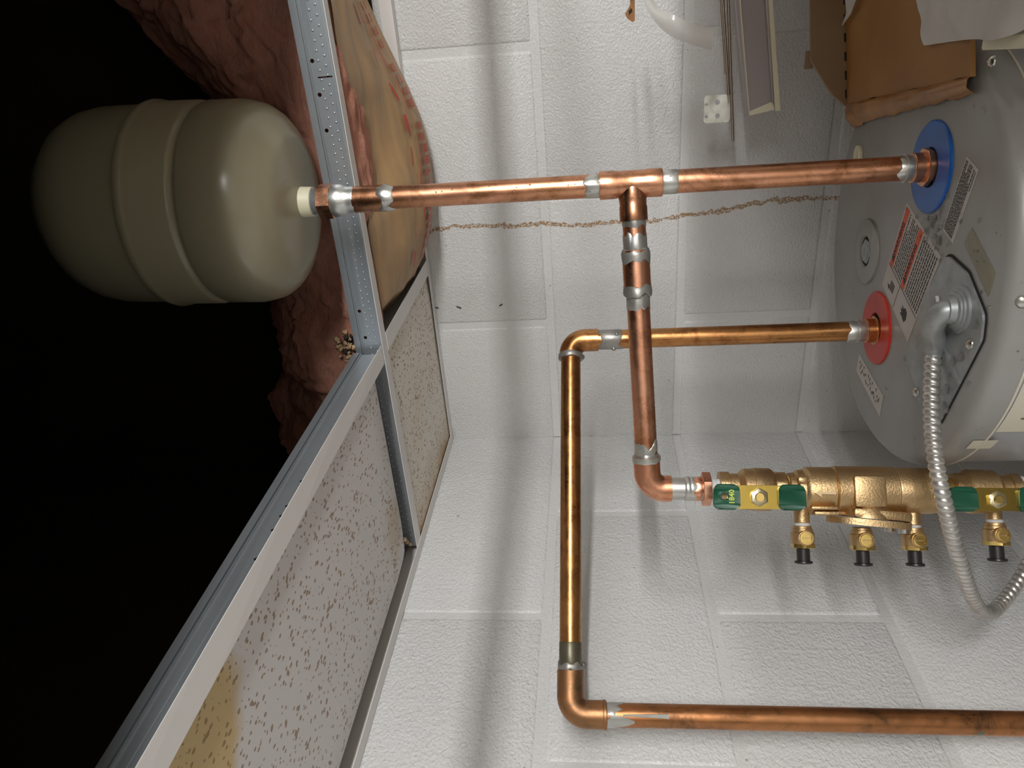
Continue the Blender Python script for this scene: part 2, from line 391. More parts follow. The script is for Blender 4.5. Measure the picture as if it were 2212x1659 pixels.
# ================================================================== SETTING
ZC = .184; H = .2032; FLOOR = -9 * H; XR = 2.45; YF = -2.6
def wall(name, mort, slab, axis):
    bm = bmesh.new(); box(bm, slab[0], slab[1]); o = put(name, bm, mort, smooth=False, kind='structure', loc=slab[0]); return o
def block_mesh(L, axis, mat):
    b = bmesh.new(); g = .0085
    bmesh.ops.create_cube(b, size=1)
    for v in b.verts:
        v.co = V((v.co.x * (L - g), v.co.y * .03, v.co.z * (H - g)))
    fe = [e for e in b.edges if all(v.co.y < 0 for v in e.verts)]
    ve = [e for e in b.edges if abs(e.verts[0].co.y - e.verts[1].co.y) > .01]
    bmesh.ops.bevel(b, geom=fe + ve, offset=.0055, segments=3, affect='EDGES', profile=.5)
    if axis == 'B': b.transform(Matrix.Rotation(PI / 2, 4, 'Z'))      # front -y -> +x
    me = bpy.data.meshes.new('concrete_block'); bmesh.ops.recalc_face_normals(b, faces=b.faces)
    for f in b.faces: f.smooth = True
    for e in b.edges:
        if len(e.link_faces) == 2 and e.calc_face_angle(0) > .9: e.smooth = False
    b.to_mesh(me); b.free(); me.materials.append(mat); return me
wA = wall('wall_back', M_MORT, ((XR / 2, .0520, (FLOOR + .215) / 2), (XR, .10, .215 - FLOOR)), 'A')
wB = wall('wall_left', M_MORT, ((-.0520, (YF + .1) / 2, (FLOOR + .215) / 2), (.10, .1 - YF, .215 - FLOOR)), 'B')
cache = {}
def lay(parent, axis, mat, a_even, a_odd, end):
    o0 = org(parent)
    for c in range(-9, 1):
        z = c * H + H / 2; first = a_even if c % 2 == 0 else a_odd
        edges = [-.009] + [first + .4064 * i for i in range(0, 9)]
        for i in range(len(edges) - 1):
            s, e = edges[i], edges[i + 1]
            if s > end - .05: break
            e = min(e, end); L = round(e - s, 4); key = (axis, L)
            if key not in cache: cache[key] = block_mesh(L, axis, mat)
            b = bpy.data.objects.new('concrete_block', cache[key]); COL.objects.link(b); b.parent = parent
            j = random.uniform(-.0005, .0005)
            p = V(((s + e) / 2, .015 + j, z)) if axis == 'A' else V((-.015 + j, -(s + e) / 2, z))
            b.location = p - o0
lay(wA, 'A', M_WALL, .2154, .4186, XR)
lay(wB, 'B', M_WALLB, .4157, .2125, -YF)
b = bmesh.new(); box(b, (XR / 2, YF / 2, FLOOR - .03), (XR + .2, -YF + .2, .06)); put('floor', b, M_FLOOR, smooth=False, kind='structure')
b = bmesh.new(); box(b, (XR + .05, YF / 2, -.2), (.1, -YF + .2, 3.3)); put('wall_right', b, M_OWALL, smooth=False, kind='structure')
b = bmesh.new(); box(b, (XR / 2, YF - .05, -.2), (XR + .2, .1, 3.3)); put('wall_front', b, M_OWALL, smooth=False, kind='structure')
# above the hung ceiling: bare dark masonry, joists and deck
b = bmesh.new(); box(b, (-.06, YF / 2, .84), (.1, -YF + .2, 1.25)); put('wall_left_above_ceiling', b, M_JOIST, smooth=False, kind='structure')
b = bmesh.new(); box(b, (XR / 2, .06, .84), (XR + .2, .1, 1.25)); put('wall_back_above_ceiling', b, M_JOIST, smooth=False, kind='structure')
deck = thing('ceiling_deck', (0, 0, 1.3), kind='structure')
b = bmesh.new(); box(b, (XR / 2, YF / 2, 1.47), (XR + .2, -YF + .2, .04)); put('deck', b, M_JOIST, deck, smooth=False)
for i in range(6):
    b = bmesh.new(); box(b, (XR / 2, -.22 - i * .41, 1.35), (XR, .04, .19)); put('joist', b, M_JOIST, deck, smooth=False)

# ---- hung ceiling
ceil = thing('ceiling', (0, 0, ZC), kind='structure')
def tee_web(p0, p1, holes, slots, side, name='grid_tee', tilt=(0, 0), dimples=True, parent=None):
    """T bar from p0 to p1 (centre of flange underside); tilt = roll at both ends; side=+1/-1 the face that carries dimples"""
    p0 = V(p0); p1 = V(p1); L = (p1 - p0).length; d = (p1 - p0).normalized(); sd = d.cross(V((0, 0, 1))).normalized()
    up = V((0, 0, 1)); root = None
    N = 14
    def fr(t):
        a = tilt[0] + (tilt[1] - tilt[0]) * t; s = sd * math.cos(a) + up * math.sin(a); u = up * math.cos(a) - sd * math.sin(a); return p0 + d * (L * t), s, u
    bm = bmesh.new()
    prof = [(-.012, 0), (.012, 0), (.012, .0006), (-.012, .0006)]
    def loft(bm, prof):
        rings = []
        for i in range(N + 1):
            c, s, u = fr(i / N); rings.append([bm.verts.new(c + s * x + u * z) for x, z in prof])
        k = len(prof)
        for i in range(N):
            for j in range(k): bm.faces.new((rings[i][j], rings[i][(j + 1) % k], rings[i + 1][(j + 1) % k], rings[i + 1][j]))
        bm.faces.new(rings[0]); bm.faces.new(rings[-1][::-1])
    loft(bm, prof); f = put(name, bm, M_TEEW, parent, smooth=False)
    bm = bmesh.new(); loft(bm, [(-.0032, .0285), (.0032, .0285), (.0032, .0358), (-.0032, .0358)]); loft(bm, [(-.0022, .0262), (.0022, .0262), (.0022, .0275), (-.0022, .0275)])
    loft(bm, [(-.0105, .0008), (.0105, .0008), (.001, .0022), (-.001, .0022)])
    put('bulb', bm, M_TEE, f, smooth=False)
    # web with punched holes
    hl = [circle(x, y, .0021, 12) for x, y in holes] + [rrect(x - .0007, y - .0075, x + .0007, y + .0075, .0005, 2) for x, y in slots]
    M = mat4(p0, d, up)
    bm = plate_holes([(0, .0006), (L, .0006), (L, .029), (0, .029)], hl, .0007, M)
    if tilt[0] or tilt[1]:
        bmesh.ops.subdivide_edges(bm, edges=[e for e in bm.edges if e.calc_length() > .3], cuts=10)
        for v in bm.verts:
            q = v.co - p0; t = q.dot(d) / L; zz = q.dot(up); xx = q.dot(sd); c, s, u = fr(max(0, min(1, t))); v.co = c + s * xx + u * zz
    put('web', bm, M_TEE, f, smooth=False)
    if dimples:
        bm = bmesh.new(); x = .006; k = 0
        while x < L - .004:
            for zz in ((.0175, .0105) if True else ()):
                xx = x + (.0042 if zz < .012 else 0)
                c, s, u = fr(xx / L); bb = bmesh.new(); bmesh.ops.create_uvsphere(bb, u_segments=6, v_segments=4, radius=.0012)
                bb.transform(Matrix.Translation(c + s * side * .0004 + u * zz)); join(bm, bb)
            x += .0092
        put('dimple_rows', bm, M_TEE, f, kind='stuff')
    return f
def vx(v, y=-.297, u=None): return None
# T1: cross run parallel with the back wall
t1h = []
for (u, v_) in ((676, 131), (692, 204), (707, 281), (777, 671), (790, 728)):
    q = pl(u, v_, 1, -.2975); t1h.append((q.x - .0, q.z - ZC))
q = pl(702, 166, 1, -.2975)
tee_web((.012, -.2975, ZC), (2.3, -.2975, ZC), [(x - .012, max(.006, min(.026, z))) for x, z in t1h], [(q.x - .012, .0135)], 1, tilt=(0, -.45), parent=ceil)
# T2: main run parallel with the left wall, rolled slightly towards the camera
hl2 = []
for (u, v_) in ((648, 1024), (618, 1077), (605, 1098), (592, 1128), (556, 1190)):
    q = pl(u, v_, 0, .325); hl2.append((-.3115 - q.y, .008))
tee_web((.318, -.3115, ZC + .0), (.318, -2.5, ZC + .02), [h for h in hl2], [], -1, name='grid_tee', tilt=(0, -.55), parent=ceil, dimples=False)
tee_web((.3235, -.018, ZC), (.3235, -.2855, ZC), [], [], -1, parent=ceil, dimples=False)
tee_web((.945, -.31, ZC), (.945, -2.5, ZC), [], [], -1, parent=ceil, dimples=False)
tee_web((.345, -.955, ZC), (.93, -.955, ZC), [], [], -1, parent=ceil, dimples=False)
# wall angles
def angle_bar(name, prof, p0, p1, s):
    bm = bmesh.new(); d = (V(p1) - V(p0)); s = V(s)
    prism(bm, [V(p0) + s * x + V((0, 0, z)) for x, z in prof], d.normalized(), d.length); put(name, bm, M_TEEW, ceil, smooth=False)
LP = [(0.0008, 0), (.019, 0), (.019, .0007), (.0016, .0007), (.0016, .021), (.0008, .021)]
angle_bar('wall_angle', LP, (.019, 0, ZC - .001), (XR, 0, ZC + .003), (0, -1, 0))
angle_bar('wall_angle', LP, (0, -.004, ZC - .0012), (0, YF, ZC + .002), (1, 0, 0))
# tiles
def tile(x0, y0, x1, y1, m, lift, n=14, z0=None):
    rows = []; z0 = z0 or ZC + .0012
    for i in range(n + 1):
        r = []
        for j in range(n + 1):
            x = x0 + (x1 - x0) * i / n; y = y0 + (y1 - y0) * j / n; r.append((x, y, z0 + lift(x, y)))
        rows.append(r)
    bm = bmesh.new(); grid_surf(bm, rows, .015, (0, 0, 1)); return put('ceiling_tile', bm, m, ceil, ang=60)
tile(.010, -.292, .312, -.010, M_TILE1, lambda x, y: .002 * math.sin(x * 9) + .003 * max(0, 1 - (.312 - x) / .05))
tile(.018, -1.18, .306, -.318, M_TILE2, lambda x, y: .013 * max(0, 1 - (x - .018) / .05) ** 2 + .012 * max(0, 1 - (-.318 - y) / .05) ** 2 + (.010 * max(0, (-y - .3) / .6) * (x / .3)), 24)
tile(.018, -1.80, .306, -1.20, M_TILE2, lambda x, y: .001)
tile(.018, -2.42, .306, -1.82, M_TILE2, lambda x, y: .001)
for yy in (-.968, -1.53, -2.14):
    tile(.34, yy - (.545 if yy > -1 else .59), .932, yy, M_TILE2, lambda x, y: .0005, 2)
for yy in (-.31, -.92, -1.53, -2.14):
    tile(.958, yy - .59, 1.55, yy, M_TILE2, lambda x, y: .0005, 2); tile(1.57, yy - .59, 2.40, yy, M_TILE2, lambda x, y: .0005, 2)
tile(.958, -.286, 2.40, -.02, M_TILE2, lambda x, y: .0005, 2)
# crumbs of debris at the end of the tee by the left wall
for (u, v_, r) in ((874, 1166, .0035), (879, 1171, .003), (886, 1176, .0028), (869, 1172, .002)):
    bm = bmesh.new(); bmesh.ops.create_icosphere(bm, subdivisions=1, radius=r); bm.transform(Matrix.Translation(plane(u, v_, (.02, -.31, ZC + .001 + r * .6), V((0, 0, 1)))))
    put('tile_crumb', bm, M_CARDI, ceil, smooth=False)

# ================================================================== INSULATION BATT
batt = thing('insulation_batt', (.45, -.15, .2), 'pink fibreglass insulation batt with brown kraft facing draped over the ceiling grid behind the tank', 'insulation')
def interp(tab, x):
    tab = sorted(tab)
    if x <= tab[0][0]: return tab[0][1:]
    for a, b_ in zip(tab, tab[1:]):
        if x <= b_[0]:
            t = (x - a[0]) / (b_[0] - a[0]); t = t * t * (3 - 2 * t) if False else t
            return tuple(p + (q_ - p) * t for p, q_ in zip(a[1:], b_[1:]))
    return tab[-1][1:]
SIL = [(.035, .235), (.055, .30), (.085, .40), (.12, .435), (.166, .428), (.20, .405), (.236, .375), (.27, .395), (.31, .40), (.36, .385), (.45, .39), (.55, .38), (.60, .40), (.667, .455), (.72, .50), (.80, .53), (.95, .56)]
rows = []; nx, nr = 260, 100
for i in range(nx + 1):
    x = .035 + (.95 - .035) * i / nx; top = interp(SIL, x)[0]; r = []
    yf = -.264 if x > .33 else -.268; z0 = .203 if x < .34 else .190
    for j in range(nr + 1):
        t = j / nr; a = t * PI * .5          # front sheet from the tee up and back
        y = yf + (yf * -1 - .075) * (1 - math.cos(a)) ** 1.1; z = z0 + (top - z0) * math.sin(a) ** .85
        p = V((x, y, z)); nz = noise.noise(p * 14) * .012 + noise.noise(p * 38 + V((3, 1, 2))) * .006 + noise.noise(p * 95) * .0035 + noise.noise(V((x * 25, y * 60, z * 140))) * .0035
        e = min(1, (1 - t) * 4 + .55)
        r.append(p + V((noise.noise(p * 30 + V((7, 7, 7))) * .006, -nz * min(1, t * 5), (nz * .9 + noise.noise(p * 90) * .006) * min(1, t * 5))))
    r.append(V((x, -.02, top - .02))); r.append(V((x, -.012, .25)))
    rows.append(r)
bm = bmesh.new(); grid_surf(bm, rows)
put('fibreglass', bm, M_PINK, batt, ang=180)
# underside wool seen between the tee and the kraft edge
KR = [(.295, .232), (.32, .205), (.345, .187), (.38, .171), (.41, .161), (.434, .157), (.473, .155), (.51, .157), (.549, .162), (.585, .173), (.621, .186), (.66, .200), (.694, .212), (.76, .228), (.9, .245)]
KL = []
for u, v_ in ((728, 120), (735, 160), (760, 200), (780, 232), (793, 275), (800, 320), (805, 365), (803, 405), (797, 440), (790, 500)):
    q = pl(u, v_, 2, .189); KL.append((q.x, q.y))
KL = [(.30, -.262), (.40, -.262)] + [(x, min(-.12, max(-.268, y))) for x, y in KL] + [(.9, -.268)]
rows = []
for i in range(70):
    x = .462 + .205 * i / 69; r = []; ye = interp(KL, x)[0] + .012
    for j in range(26):
        y = -.2835 + (ye + .2835) * j / 25; e = math.sin(min(1, min(i, 69 - i) / 9) * PI / 2)
        p = V((x, y, .194 - .0085 * e * math.sin(j / 25 * PI) ** .6))
        r.append(p + V((0, 0, noise.noise(p * 45) * .004 + noise.noise(V((x * 30, y * 150, 0))) * .003)))
    rows.append(r)
bm = bmesh.new(); grid_surf(bm, rows); put('wool_underside', bm, M_PINK, batt, ang=180)
def kpt(x, t, off=0):
    zr = interp(KR, x)[0]; yl = interp(KL, x)[0]; yr = -.035
    y = yl + (yr - yl) * t; zl = .189 if x > .36 else .189 + (.36 - x) * .9
    z = zl + (zr - zl) * (math.sin(t * PI / 2) ** 1.3) - .006 * math.sin(t * PI)
    p = V((x, y, z)); z += noise.noise(V((x * 9, y * 34, 1.7))) * .0035 + noise.noise(V((x * 22, y * 70, 4.1))) * .0016
    if t > .999: pass
    return V((x, y, z + off))
rows = []
for i in range(111):
    x = .30 + .55 * i / 110; r = [kpt(x, j / 40) for j in range(41)]
    e = r[-1]
    for k in range(1, 8):
        a = k / 7 * PI * .55; r.append(V((e.x, e.y + .022 * math.sin(a), e.z + .022 * (1 - math.cos(a)) + max(0, k - 5) * .02)))
    rows.append(r)
bm = bmesh.new(); grid_surf(bm, rows, .0006, (0, 0, 1)); kf = put('kraft_facing', bm, M_KRAFT, batt, ang=60)
# red print along the facing edge: two ruled lines and blocks of letters
def kquad(bm, x0, x1, t0, t1):
    n = max(1, int((x1 - x0) / .01)); m_ = max(1, int((t1 - t0) / .02)); rs = [[kpt(x0 + (x1 - x0) * i / n, t0 + (t1 - t0) * j / m_, -.0036) for j in range(m_ + 1)] for i in range(n + 1)]
    grid_surf(bm, rs)
bm = bmesh.new(); x = .345
while x < .78: kquad(bm, x, x + .02, .63, .642); x += .02
x = .36; random.seed(3)
while x < .80:
    wd = random.choice((5, 6, 4, 3))
    for k in range(wd):
        lw = random.uniform(.009, .013)
        for q_ in range(3):
            if random.random() < .95: kquad(bm, x + lw * q_ / 3 * .9, x + lw * (q_ + .72) / 3 * .9, .70 + random.choice((0, .012, .0)), .845 - random.choice((0, .01, .03)))
        kquad(bm, x, x + lw * .85, .76, .785)
        x += lw + .003
    x += .014
for x in (.37, .41, .455, .50, .54, .58, .62, .67): kquad(bm, x, x + .022, .50 + random.uniform(-.02, .02), .515 + random.uniform(-.02, .02))
put('red_print', bm, M_RPRINT, kf, smooth=False, kind='stuff')
for nm, col, cnt, sg in (('scorched_tuft', (.03, .025, .02), 14, 9), ('tan_tuft', (.62, .42, .24), 26, 15)):
    bm = bmesh.new()
    for k in range(cnt):       # charred and tan flecks on the wool by the tee joint
        q = plane(752 + random.gauss(0, sg * .7), (740 if nm[0] == 's' else 755) + random.gauss(0, sg), (.3, -.275, .2), V((0, 1, 0))); bb = bmesh.new(); bmesh.ops.create_icosphere(bb, subdivisions=2, radius=random.uniform(.0016, .0036))
        for v in bb.verts: v.co += v.co.normalized() * noise.noise(v.co * 900 + V((k, 0, 0))) * .004
        bb.transform(Matrix.Translation(q + V((0, random.uniform(0, .006), 0)))); join(bm, bb)
    put(nm, bm, simple(nm, col, .95, 0, 300, .6, .001, .3), batt, ang=180)

# ================================================================== EXPANSION TANK
CX, CY = .519, -.372
tx = lambda z: V((CX + (z - .2) * .028, CY, z))
tank = thing('expansion_tank', tx(.2216), 'beige steel thermal expansion tank with two raised bands above the ceiling grid', 'tank')
zb = zat(CX, CY, 653); ax = (tx(.5) - tx(.2)).normalized(); P0 = tx(zb)
def tz(u): return zat(CX, CY, u) - zb
R_ = .0995
prof = [(.2216 - zb - .004, .012)]
prof = [(-.0005, .0145), (.0, .03), (.0015, .045), (.003, .060), (.0042, .0665), (.0062, .0695), (.010, .079), (.017, .088), (.026, .0945), (.036, .0975), (.046, R_)]
z1 = tz(484); z2 = tz(385); zt = tz(222)
prof += [(z1 - .006, R_), (z1 - .003, R_ - .0012), (z1 - .0005, R_ - .0060), (z1 + .003, R_ - .0010), (z1 + .006, R_ + .0006), (z2 - .006, R_ + .0006), (z2 - .0035, R_ + .0022), (z2, R_ + .003), (z2 + .0035, R_ + .0020), (z2 + .0055, R_ - .001), (z2 + .02, R_ - .0015)]
prof += [(zt - .03, R_ - .002), (zt - .012, R_ - .005), (zt + .004, R_ - .012), (zt + .02, R_ - .026), (zt + .032, R_ - .046), (zt + .038, .03), (zt + .04, .002)]
bm = bmesh.new(); lathe(bm, P0, ax, prof, 72); put('shell', bm, M_TANK, tank)
bm = bmesh.new(); zn = .2216 - zb
lathe(bm, P0, ax, [(zn - .0135, .0145), (zn - .002, .0150), (zn + .001, .0165), (zn + .004, .0175), (zn + .008, .0165)], 24); put('connection_collar', bm, simple('cream_collar', (.70, .66, .48), .45, 0, 200, .15), tank)
bm = bmesh.new(); pr_ = []
t0 = .1999 - zb
for k in range(6): pr_ += [(t0 + k * .0013, .0125), (t0 + k * .0013 + .0006, .0137)]
lathe(bm, P0, ax, pr_ + [(zn - .012, .0128)], 24); put('threaded_nipple', bm, M_GALV, tank)

# ================================================================== COLD COPPER LINE
cold = thing('copper_water_line', (CX, CY, -.38), 'bright reddish copper line with a tee running from the blue heater ring up to the tank', 'pipe')
RP = .0111
def cyl(name, p0, p1, r, m, root, n=28, sides=0, jag=0, seed=0, label=None):
    bm = bmesh.new(); p0 = V(p0); p1 = V(p1); L = (p1 - p0).length
    if jag: pf = [(-.0, r - .0006), (.0012, r), (L - .0012, r), (L, r - .0006)]
    else: pf = [(0, r - .0005, sides), (.0006, r, sides), (L - .0006, r, sides), (L, r - .0005, sides)] if L > .002 else [(0, r, sides), (L, r, sides)]
    lathe(bm, p0, p1 - p0, pf, n, jag=jag, seed=seed); return put(name, bm, m, root, label=label)
def cz(u): return V((CX, CY, zat(CX, CY, u)))
cyl('pipe', cz(1985), cz(1400), RP, M_CUC, cold)
cyl('pipe', cz(1330), cz(800), RP, M_CUC, cold)
cyl('heater_adapter', cz(2018), cz(1992), .0165, M_CUC, cold, sides=8)
cyl('heater_adapter', cz(1996), cz(1968), .0134, M_CUC, cold)
cyl('solder_joint', cz(1974), cz(1938), .0118, M_SOL, cold, jag=.006, seed=1)
cyl('solder_bead', cz(1956), cz(1952), .0127, M_SOL, cold)
cyl('solder_joint', cz(1464), cz(1428), .0116, M_SOL, cold, jag=.002, seed=2)
cyl('solder_joint', cz(1297), cz(1265), .0116, M_SOL, cold, jag=.007, seed=4)
# tee fitting
E3 = V((.2367, -.4757, -.118)); T0 = V((CX, CY, zat(CX, CY, 1365))); bd = (E3 - T0).normalized()
bm = bmesh.new(); a = cz(1430); b_ = cz(1295); L = (b_ - a).length
lathe(bm, a, b_ - a, [(0, .0117), (0, .0132), (.001, .0134), (.014, .0134), (.017, .0128), (L - .017, .0128), (L - .014, .0134), (L - .001, .0134), (L, .0132), (L, .0117)], 32)
lathe(bm, T0, bd, [(.0, .0118), (.0128, .0136), (.0150, .0131), (.020, .0128), (.022, .0134), (.034, .0134), (.035, .0131), (.035, .0118)], 32)
tf = put('tee_fitting', bm, M_CUC, cold)
# top: coupling, solder, hex adapter
lean = lambda u: cz(u) + V((0, 0, 0))
cyl('coupling', cz(838), cz(765), .0130, M_CUC, cold)
bm = bmesh.new(); lathe(bm, cz(850), V((0, 0, 1)), [(0, .0114), (.001, .0119), (.005, .0131), (.009, .0136), (.012, .0131), (.013, .0125)], 30, jag=.010, seed=11); put('solder_joint', bm, M_SOL, cold)
bm = bmesh.new(); zz = zat(CX, CY, 768) ; Lz = zat(CX, CY, 714) - zz
lathe(bm, (CX, CY, zz), V((0, 0, 1)), [(0, .0129), (.002, .0133), (.006, .0130), (.010, .0142), (.014, .0158), (Lz - .004, .0163), (Lz, .0150)], 30, jag=.003, seed=5); put('solder_joint', bm, M_SOL, cold)
cyl('hex_adapter', (CX, CY, zat(CX, CY, 722)), (CX, CY, zat(CX, CY, 692)), .0158, M_CUC, cold, n=36, sides=6)
# branch
def bt(v):                       # parameter along the branch for image row v
    lo, hi = 0., 1.
    for _ in range(40):
        m = (lo + hi) / 2; q = T0.lerp(E3, m) - CP
        if 829.5 + F_PX * q.dot(ROW[1]) / q.dot(ROW[2]) < v: lo = m
        else: hi = m
    return T0.lerp(E3, m)
cyl('pipe', bt(455), bt(560), RP, M_CUN, cold); cyl('pipe', bt(620), bt(1000), RP, M_CUN, cold)
cyl('solder_joint', bt(452), bt(489), .0116, M_SOL, cold, jag=.005, seed=6)
cyl('solder_joint', bt(506), bt(548), .0117, M_SOL, cold, jag=.008, seed=7)
cyl('coupling', bt(541), bt(632), .0133, M_CUN, cold)
bm = bmesh.new(); lathe(bm, bt(538), bd, [(0, .0116), (.002, .0132), (.004, .0141), (.007, .0140), (.012, .0136)], 30, jag=.005, seed=8); put('solder_bead', bm, M_SOLD, cold)
bm = bmesh.new(); lathe(bm, bt(616), bd, [(0, .0135), (.003, .0137), (.0065, .0142), (.009, .0138), (.010, .0125)], 30, jag=.006, seed=12); put('solder_bead', bm, M_SOLD, cold)
cyl('solder_joint', bt(632), bt(668), .0116, M_SOL, cold, jag=.009, seed=9)
# elbow down to the valve
VA = E3.copy(); VB = V((.2308, -.4796, -.4474)); vd = (VB - VA).normalized()
def vu(u, tag=None):             # point on the valve axis at image column u
    lo, hi = -.1, 3.
    for _ in range(50):
        m = (lo + hi) / 2
        if pu(VA + vd * m) < u: lo = m
        else: hi = m
    return VA + vd * m
s0 = bt(984); e0 = vu(1450)
bm = bmesh.new(); ap = [s0] + arc(s0, E3, e0, .017, 12) + [e0]
tube(bm, ap, .0133, 28); put('elbow', bm, M_CUN, cold)
bm = bmesh.new(); lathe(bm, bt(978), bd, [(0, .0114), (.002, .0122), (.004, .0142), (.007, .0143), (.009, .0138)], 30, jag=.002, seed=13); put('solder_bead', bm, M_SOL, cold)
cyl('solder_joint', bt(955), bt(985), .0116, M_SOL, cold, jag=.009, seed=10)
cyl('pipe', vu(1445), vu(1500), .0112, M_SOL, cold, label='solder-silvered pipe stub')
bm = bmesh.new(); a = vu(1478); L = (vu(1522) - a).length
lathe(bm, a, vd, [(0, .0114), (.001, .0121), (.004, .0125), (.0055, .0119), (.007, .0124), (.009, .0119), (L, .0119)], 30); put('adapter_sleeve', bm, M_SOL, cold)
cyl('adapter_sleeve', vu(1498), vu(1520), .0122, M_CUN, cold, jag=.006, seed=21)
cyl('hex_adapter', vu(1516), vu(1534), .0150, M_CUN, cold, n=36, sides=6)
# green-black spot and condensation
bm = bmesh.new(); q = plane(1716, 376, (CX, CY - .009, -.2), V((.46, -.63, 0)).normalized()); bmesh.ops.create_icosphere(bm, subdivisions=2, radius=.0024); bm.transform(Matrix.Translation(q)); put('dark_solder_drip', bm, M_INK, cold)

# ================================================================== HOT COPPER LINE
HX, HY = .327, -.310
hz = lambda u: V((HX, HY, zat(HX, HY, u)))
hot = thing('copper_water_line', (HX, HY, -.38), 'tarnished brown copper line looping from the red heater ring across the left wall and down', 'pipe')
H1 = V((HX, HY, zat(HX, HY, 1233) )); H2 = V((.059, -.604, -.0345)); hd = (H2 - H1).normalized()
H3 = V((.0425, -.5915, -.45)); dd = (H3 - H2).normalized()
def onl(a, b_, v=None, u=None):
    lo, hi = 0., 1.2
    for _ in range(45):
        m = (lo + hi) / 2; q = V(a).lerp(V(b_), m) - CP
        val = (829.5 + F_PX * q.dot(ROW[1]) / q.dot(ROW[2])) if v is not None else 1106 + F_PX * q.dot(ROW[0]) / q.dot(ROW[2])
        if val < (v if v is not None else u): lo = m
        else: hi = m
    return V(a).lerp(V(b_), m)
cyl('pipe', hz(1880), hz(1270), RP - .0001, M_CUO, hot)
cyl('heater_adapter', hz(1903), hz(1886), .0158, M_CUO, hot, sides=8); cyl('heater_adapter', hz(1888), hz(1868), .0133, M_CUO, hot)
cyl('solder_joint', hz(1872), hz(1829), .0117, M_SOL, hot, jag=.004, seed=14); cyl('solder_bead', hz(1853), hz(1850), .0125, M_SOL, hot)
cyl('solder_joint', hz(1345), hz(1293), .0115, M_SOLD, hot, jag=.008, seed=15)
a = hz(1292); b_ = onl(H1, H2, v=768)
bm = bmesh.new(); tube(bm, [a] + arc(a, H1, b_, .017, 12) + [b_], .0131, 28); put('elbow', bm, M_CUO, hot)
cyl('solder_bead', onl(H1, H2, v=765), onl(H1, H2, v=776), .0143, M_SOLD, hot, jag=.002, seed=16)
for v0, v1_, m, r, jg in ((770, 1388, M_CUO, .0112, 0), (1386, 1445, M_FLUX, .0115, .001)):
    cyl('pipe', onl(H1, H2, v=v0), onl(H1, H2, v=v1_), r, m, hot, jag=jg, label='dull green-grey tarnished end of the pipe' if m is M_FLUX else None)
cyl('solder_bead', onl(H1, H2, v=1432), onl(H1, H2, v=1450), .0128, M_SOLD, hot, jag=.005, seed=17)
a = onl(H1, H2, v=1447); b_ = onl(H2, H3, u=1308)
bm = bmesh.new(); tube(bm, [a] + arc(a, H2, b_, .0165, 12) + [b_], .0134, 28); put('elbow', bm, M_CUD, hot)
cyl('elbow_rim', onl(H2, H3, u=1302), onl(H2, H3, u=1310), .0139, M_CUD, hot)
p1 = onl(H2, H3, u=1306); k1 = V((.040, -.5895, -.52))
bm = bmesh.new(); tube(bm, [p1, H3, k1, V((.040, -.5895, -.7)), V((.040, -.5895, FLOOR + .001))], .0114, 28); put('pipe', bm, copper('copper_brown', (.55, .24, .10), (.36, .17, .075), (.16, .095, .055), .30, .01), hot)
cyl('solder_joint', onl(H2, H3, u=1309), onl(H2, H3, u=1345), .0118, M_SOL, hot, jag=.016, seed=18)
bm = bmesh.new()
tf_ = V((.62, -.50, 0)).normalized()
tube(bm, spline([onl(H2, H3, u=1345) + tf_ * .0112, onl(H2, H3, u=1380) + tf_ * .0114, onl(H2, H3, u=1415) + tf_ * .0115, onl(H2, H3, u=1443) + tf_ * .0115 + V((.001, -.001, 0))], 5), lambda i: .0008 + .0016 * (i / 15), 10); put('solder_run', bm, M_SOL, hot)
bm = bmesh.new()
for (q, r) in ((onl(H1, H2, v=770) + V((-.004, .006, -.0125)), .0035), (onl(H1, H2, v=1440) + V((-.004, .006, -.0125)), .0035), (hz(1325) + V((-.008, -.008, 0)), .0028), (hz(1332) + V((.009, -.006, 0)), .0024)):
    bb = bmesh.new(); bmesh.ops.create_icosphere(bb, subdivisions=2, radius=r); bb.transform(Matrix.Translation(q)); join(bm, bb)
put('solder_drip', bm, M_SOLD, hot)

# ================================================================== BACKFLOW PREVENTER
Fv = V((CP.x - .235, CP.y + .475, 0)).normalized(); Fv = (Fv - vd * Fv.dot(vd)).normalized(); Sv = vd.cross(Fv).normalized()
if Sv.dot(ROW[1]) < 0: Sv = -Sv
K = .000462
valve = thing('backflow_preventer', vu(1870), 'cast bronze backflow preventer with green-handled shutoffs mounted upright beside the left wall', 'valve')
def ln(name, prof, m, root=valve, n=36, **k):
    bm = bmesh.new(); a0 = vu(prof[0][0]); pf = [((vu(p[0]) - a0).length, p[1] * K, *p[2:]) for p in prof]
    lathe(bm, a0, vd, pf, n, hint=Fv); return put(name, bm, m, root, **k)
ln('thread_tape', [(1533, 20), (1537, 22), (1540, 20.5), (1544, 22), (1547, 20.5), (1551, 22), (1556, 21)], M_TAPE)
def ballvalve(o, name='shutoff_valve', flip=False):
    pf = [(0, 33), (0, 37, 8), (20, 37, 8), (22, 34), (40, 34), (46, 40), (52, 44.5), (72, 44.5), (73, 46), (108, 46), (114, 42), (118, 38), (119, 37, 8), (140, 37, 8), (146, 30), (147, 26)]
    if flip: pf = [(147 - a, *r) for a, *r in pf][::-1]
    return ln(name, [(o + a, *r) for a, *r in pf], M_BRZ)
bv1 = ballvalve(1553); bv2 = ballvalve(2048, flip=True)
ln('threaded_nipple', [(1688, 29), (1692, 31), (1694, 29), (1698, 31), (1700, 29), (1704, 31), (1706, 29), (1710, 31), (1714, 29)], M_BRS)
ln('threaded_nipple', [(2005, 30), (2060, 30)], M_BRS)
